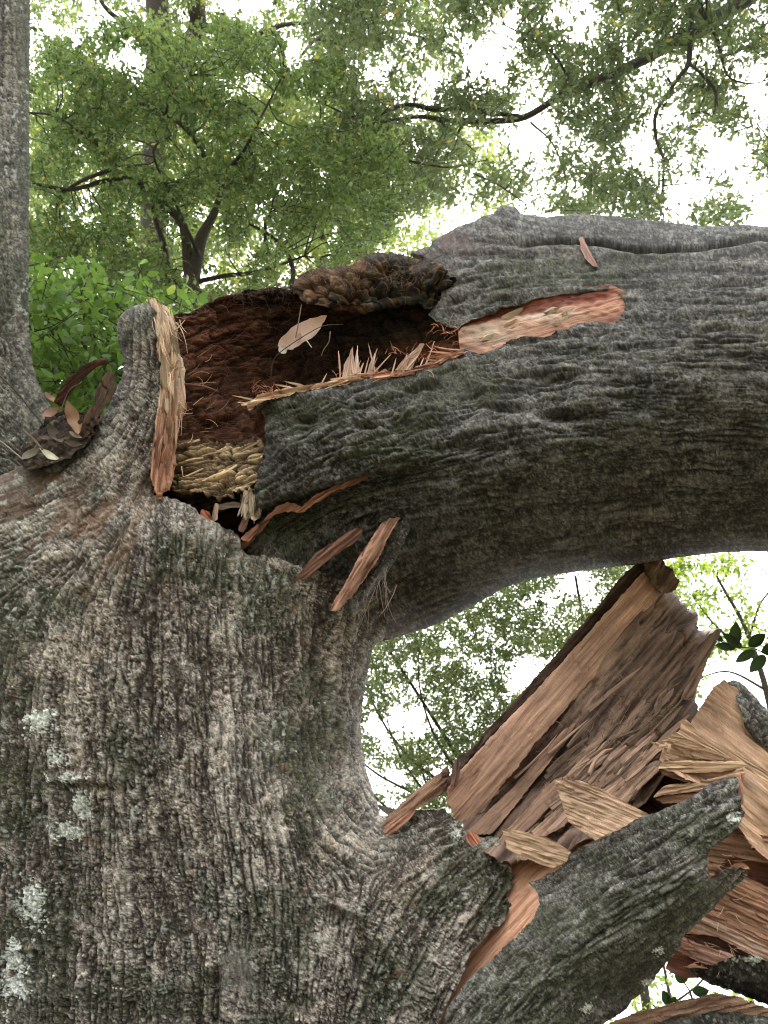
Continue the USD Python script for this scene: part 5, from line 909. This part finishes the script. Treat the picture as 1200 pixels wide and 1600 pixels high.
for i in range(13):
    sx, sy = 560 + g0.uniform(0, 460), 1290 - g0.uniform(0, 60); a = math.radians(g0.uniform(200, 250)); L = g0.uniform(180, 330); w = g0.uniform(3.5, 7); q = []
    for k in range(5): q.append((sx + L * k / 4 * math.cos(a + .12 * k), sy + L * k / 4 * math.sin(a + .12 * k) * .9, 8.8 + .1 * k, max(1.6, w * (1 - k / 5))))
    HB.append(q)
tree('layered_tree', 'fine leaved light green tree with raking thin branches seen through the fork', [[(900, 1700, 9.4, 18), (820, 1420, 9.3, 12), (760, 1260, 9.2, 9), (690, 1140, 9.2, 6), (610, 1020, 9.2, 4)], [(1010, 1600, 9.6, 16), (960, 1250, 9.6, 9), (930, 1080, 9.6, 6), (900, 900, 9.6, 4)]], HB,
     [(520, 820), (1010, 820), (1040, 1010), (960, 1130), (800, 1300), (540, 1320)], (8.3, 11), 3500, 17, .062, ((.055, .082, .031), (.108, .14, .048), (.2, .22, .05)), (50, .40), [(650, 1140, 24), (600, 1150, 20), (620, 1210, 24), (640, 1040, 16), (700, 1000, 14), (660, 1110, 20), (860, 960, 10), (760, 990, 12)], 206, leaf_ratio=.5)
tree('slender_tree', 'slender bright leaved sapling in the bright gap right of the broken tip', [[(1260, 1500, 7, 18), (1220, 1180, 7, 12), (1170, 1000, 7, 7), (1120, 900, 7, 4)]], [[(1180, 1030, 7, 5), (1120, 980, 7, 4), (1080, 930, 7, 2)], [(1200, 1080, 7, 5), (1140, 1050, 6.9, 3), (1090, 1060, 6.9, 2)], [(1170, 1000, 7, 4), (1190, 940, 7, 3), (1230, 900, 7, 2)]],
     [(1020, 820), (1420, 820), (1420, 1010), (1180, 1010), (1090, 1080), (1020, 1040)], (6.2, 8.5), 380, 14, .065, ((.08, .13, .025), (.15, .22, .04), (.22, .24, .05)), (60, .46), [(1110, 900, 22), (1160, 1030, 24), (1120, 1060, 30), (1190, 1070, 60)], 207, leaf_ratio=.5)
tree('young_tree', 'young bright yellow green tree glimpsed in the gap under the bark slab', [[(1060, 1900, 6, 16), (1050, 1640, 6, 9), (1046, 1560, 6, 6), (1030, 1480, 6, 3)]], [[(1050, 1600, 6, 4), (1010, 1560, 6, 3), (985, 1540, 6, 2)], [(1048, 1570, 6, 4), (1090, 1540, 6, 3), (1120, 1500, 6, 2)]],
     [(940, 1480), (1180, 1480), (1180, 1680), (940, 1680)], (5.2, 7), 130, 12, .055, ((.10, .17, .03), (.19, .27, .05), (.24, .27, .05)), (50, .46), [(1010, 1560, 16)], 208, leaf_ratio=.5)


def sprig(label, stem, lvs, d, colour, seed):
    t = thing('leafy_sprig', label, 'sprig', 'dark leafy sprigs near the splinters')
    stick('stem', '', '', [(a, b, d) for a, b in stem], .004, .0015, (.05, .06, .03), n=18, seed=seed, parent=t)
    for (a, b, c, e, w) in lvs:
        flat_leaf('leaf', '', '', (a, b), (c, e), d, d - .03, w, np.array(colour) * (.8 + .4 * ((a * 7 + b) % 10) / 10), .25, None, .10, 'leaf', parent=t)


sprig('sprig of large dark green leaves against the sky right of the broken tip', [(1260, 1040), (1210, 1028), (1180, 1014), (1150, 1010), (1120, 1000)], [(1148, 1010, 1150, 972, .055), (1170, 1010, 1196, 990, .05), (1160, 1012, 1130, 990, .04), (1180, 1016, 1150, 1034, .04), (1196, 1024, 1172, 1050, .05), (1204, 1026, 1230, 1052, .05), (1150, 1012, 1118, 1008, .035), (1190, 1020, 1222, 1006, .05), (1130, 1002, 1108, 984, .03)], 3.2, (.03, .055, .02), 1)
sprig('sprig with three dark pointed leaves in the gap above the log', [(1085, 1590), (1080, 1555), (1066, 1530), (1054, 1506)], [(1056, 1512, 1044, 1496, .03), (1058, 1520, 1054, 1500, .03), (1070, 1536, 1058, 1512, .05), (1082, 1550, 1108, 1548, .04), (1046, 1572, 1036, 1548, .035), (1046, 1570, 1056, 1558, .03)], 2.9, (.03, .06, .025), 2)
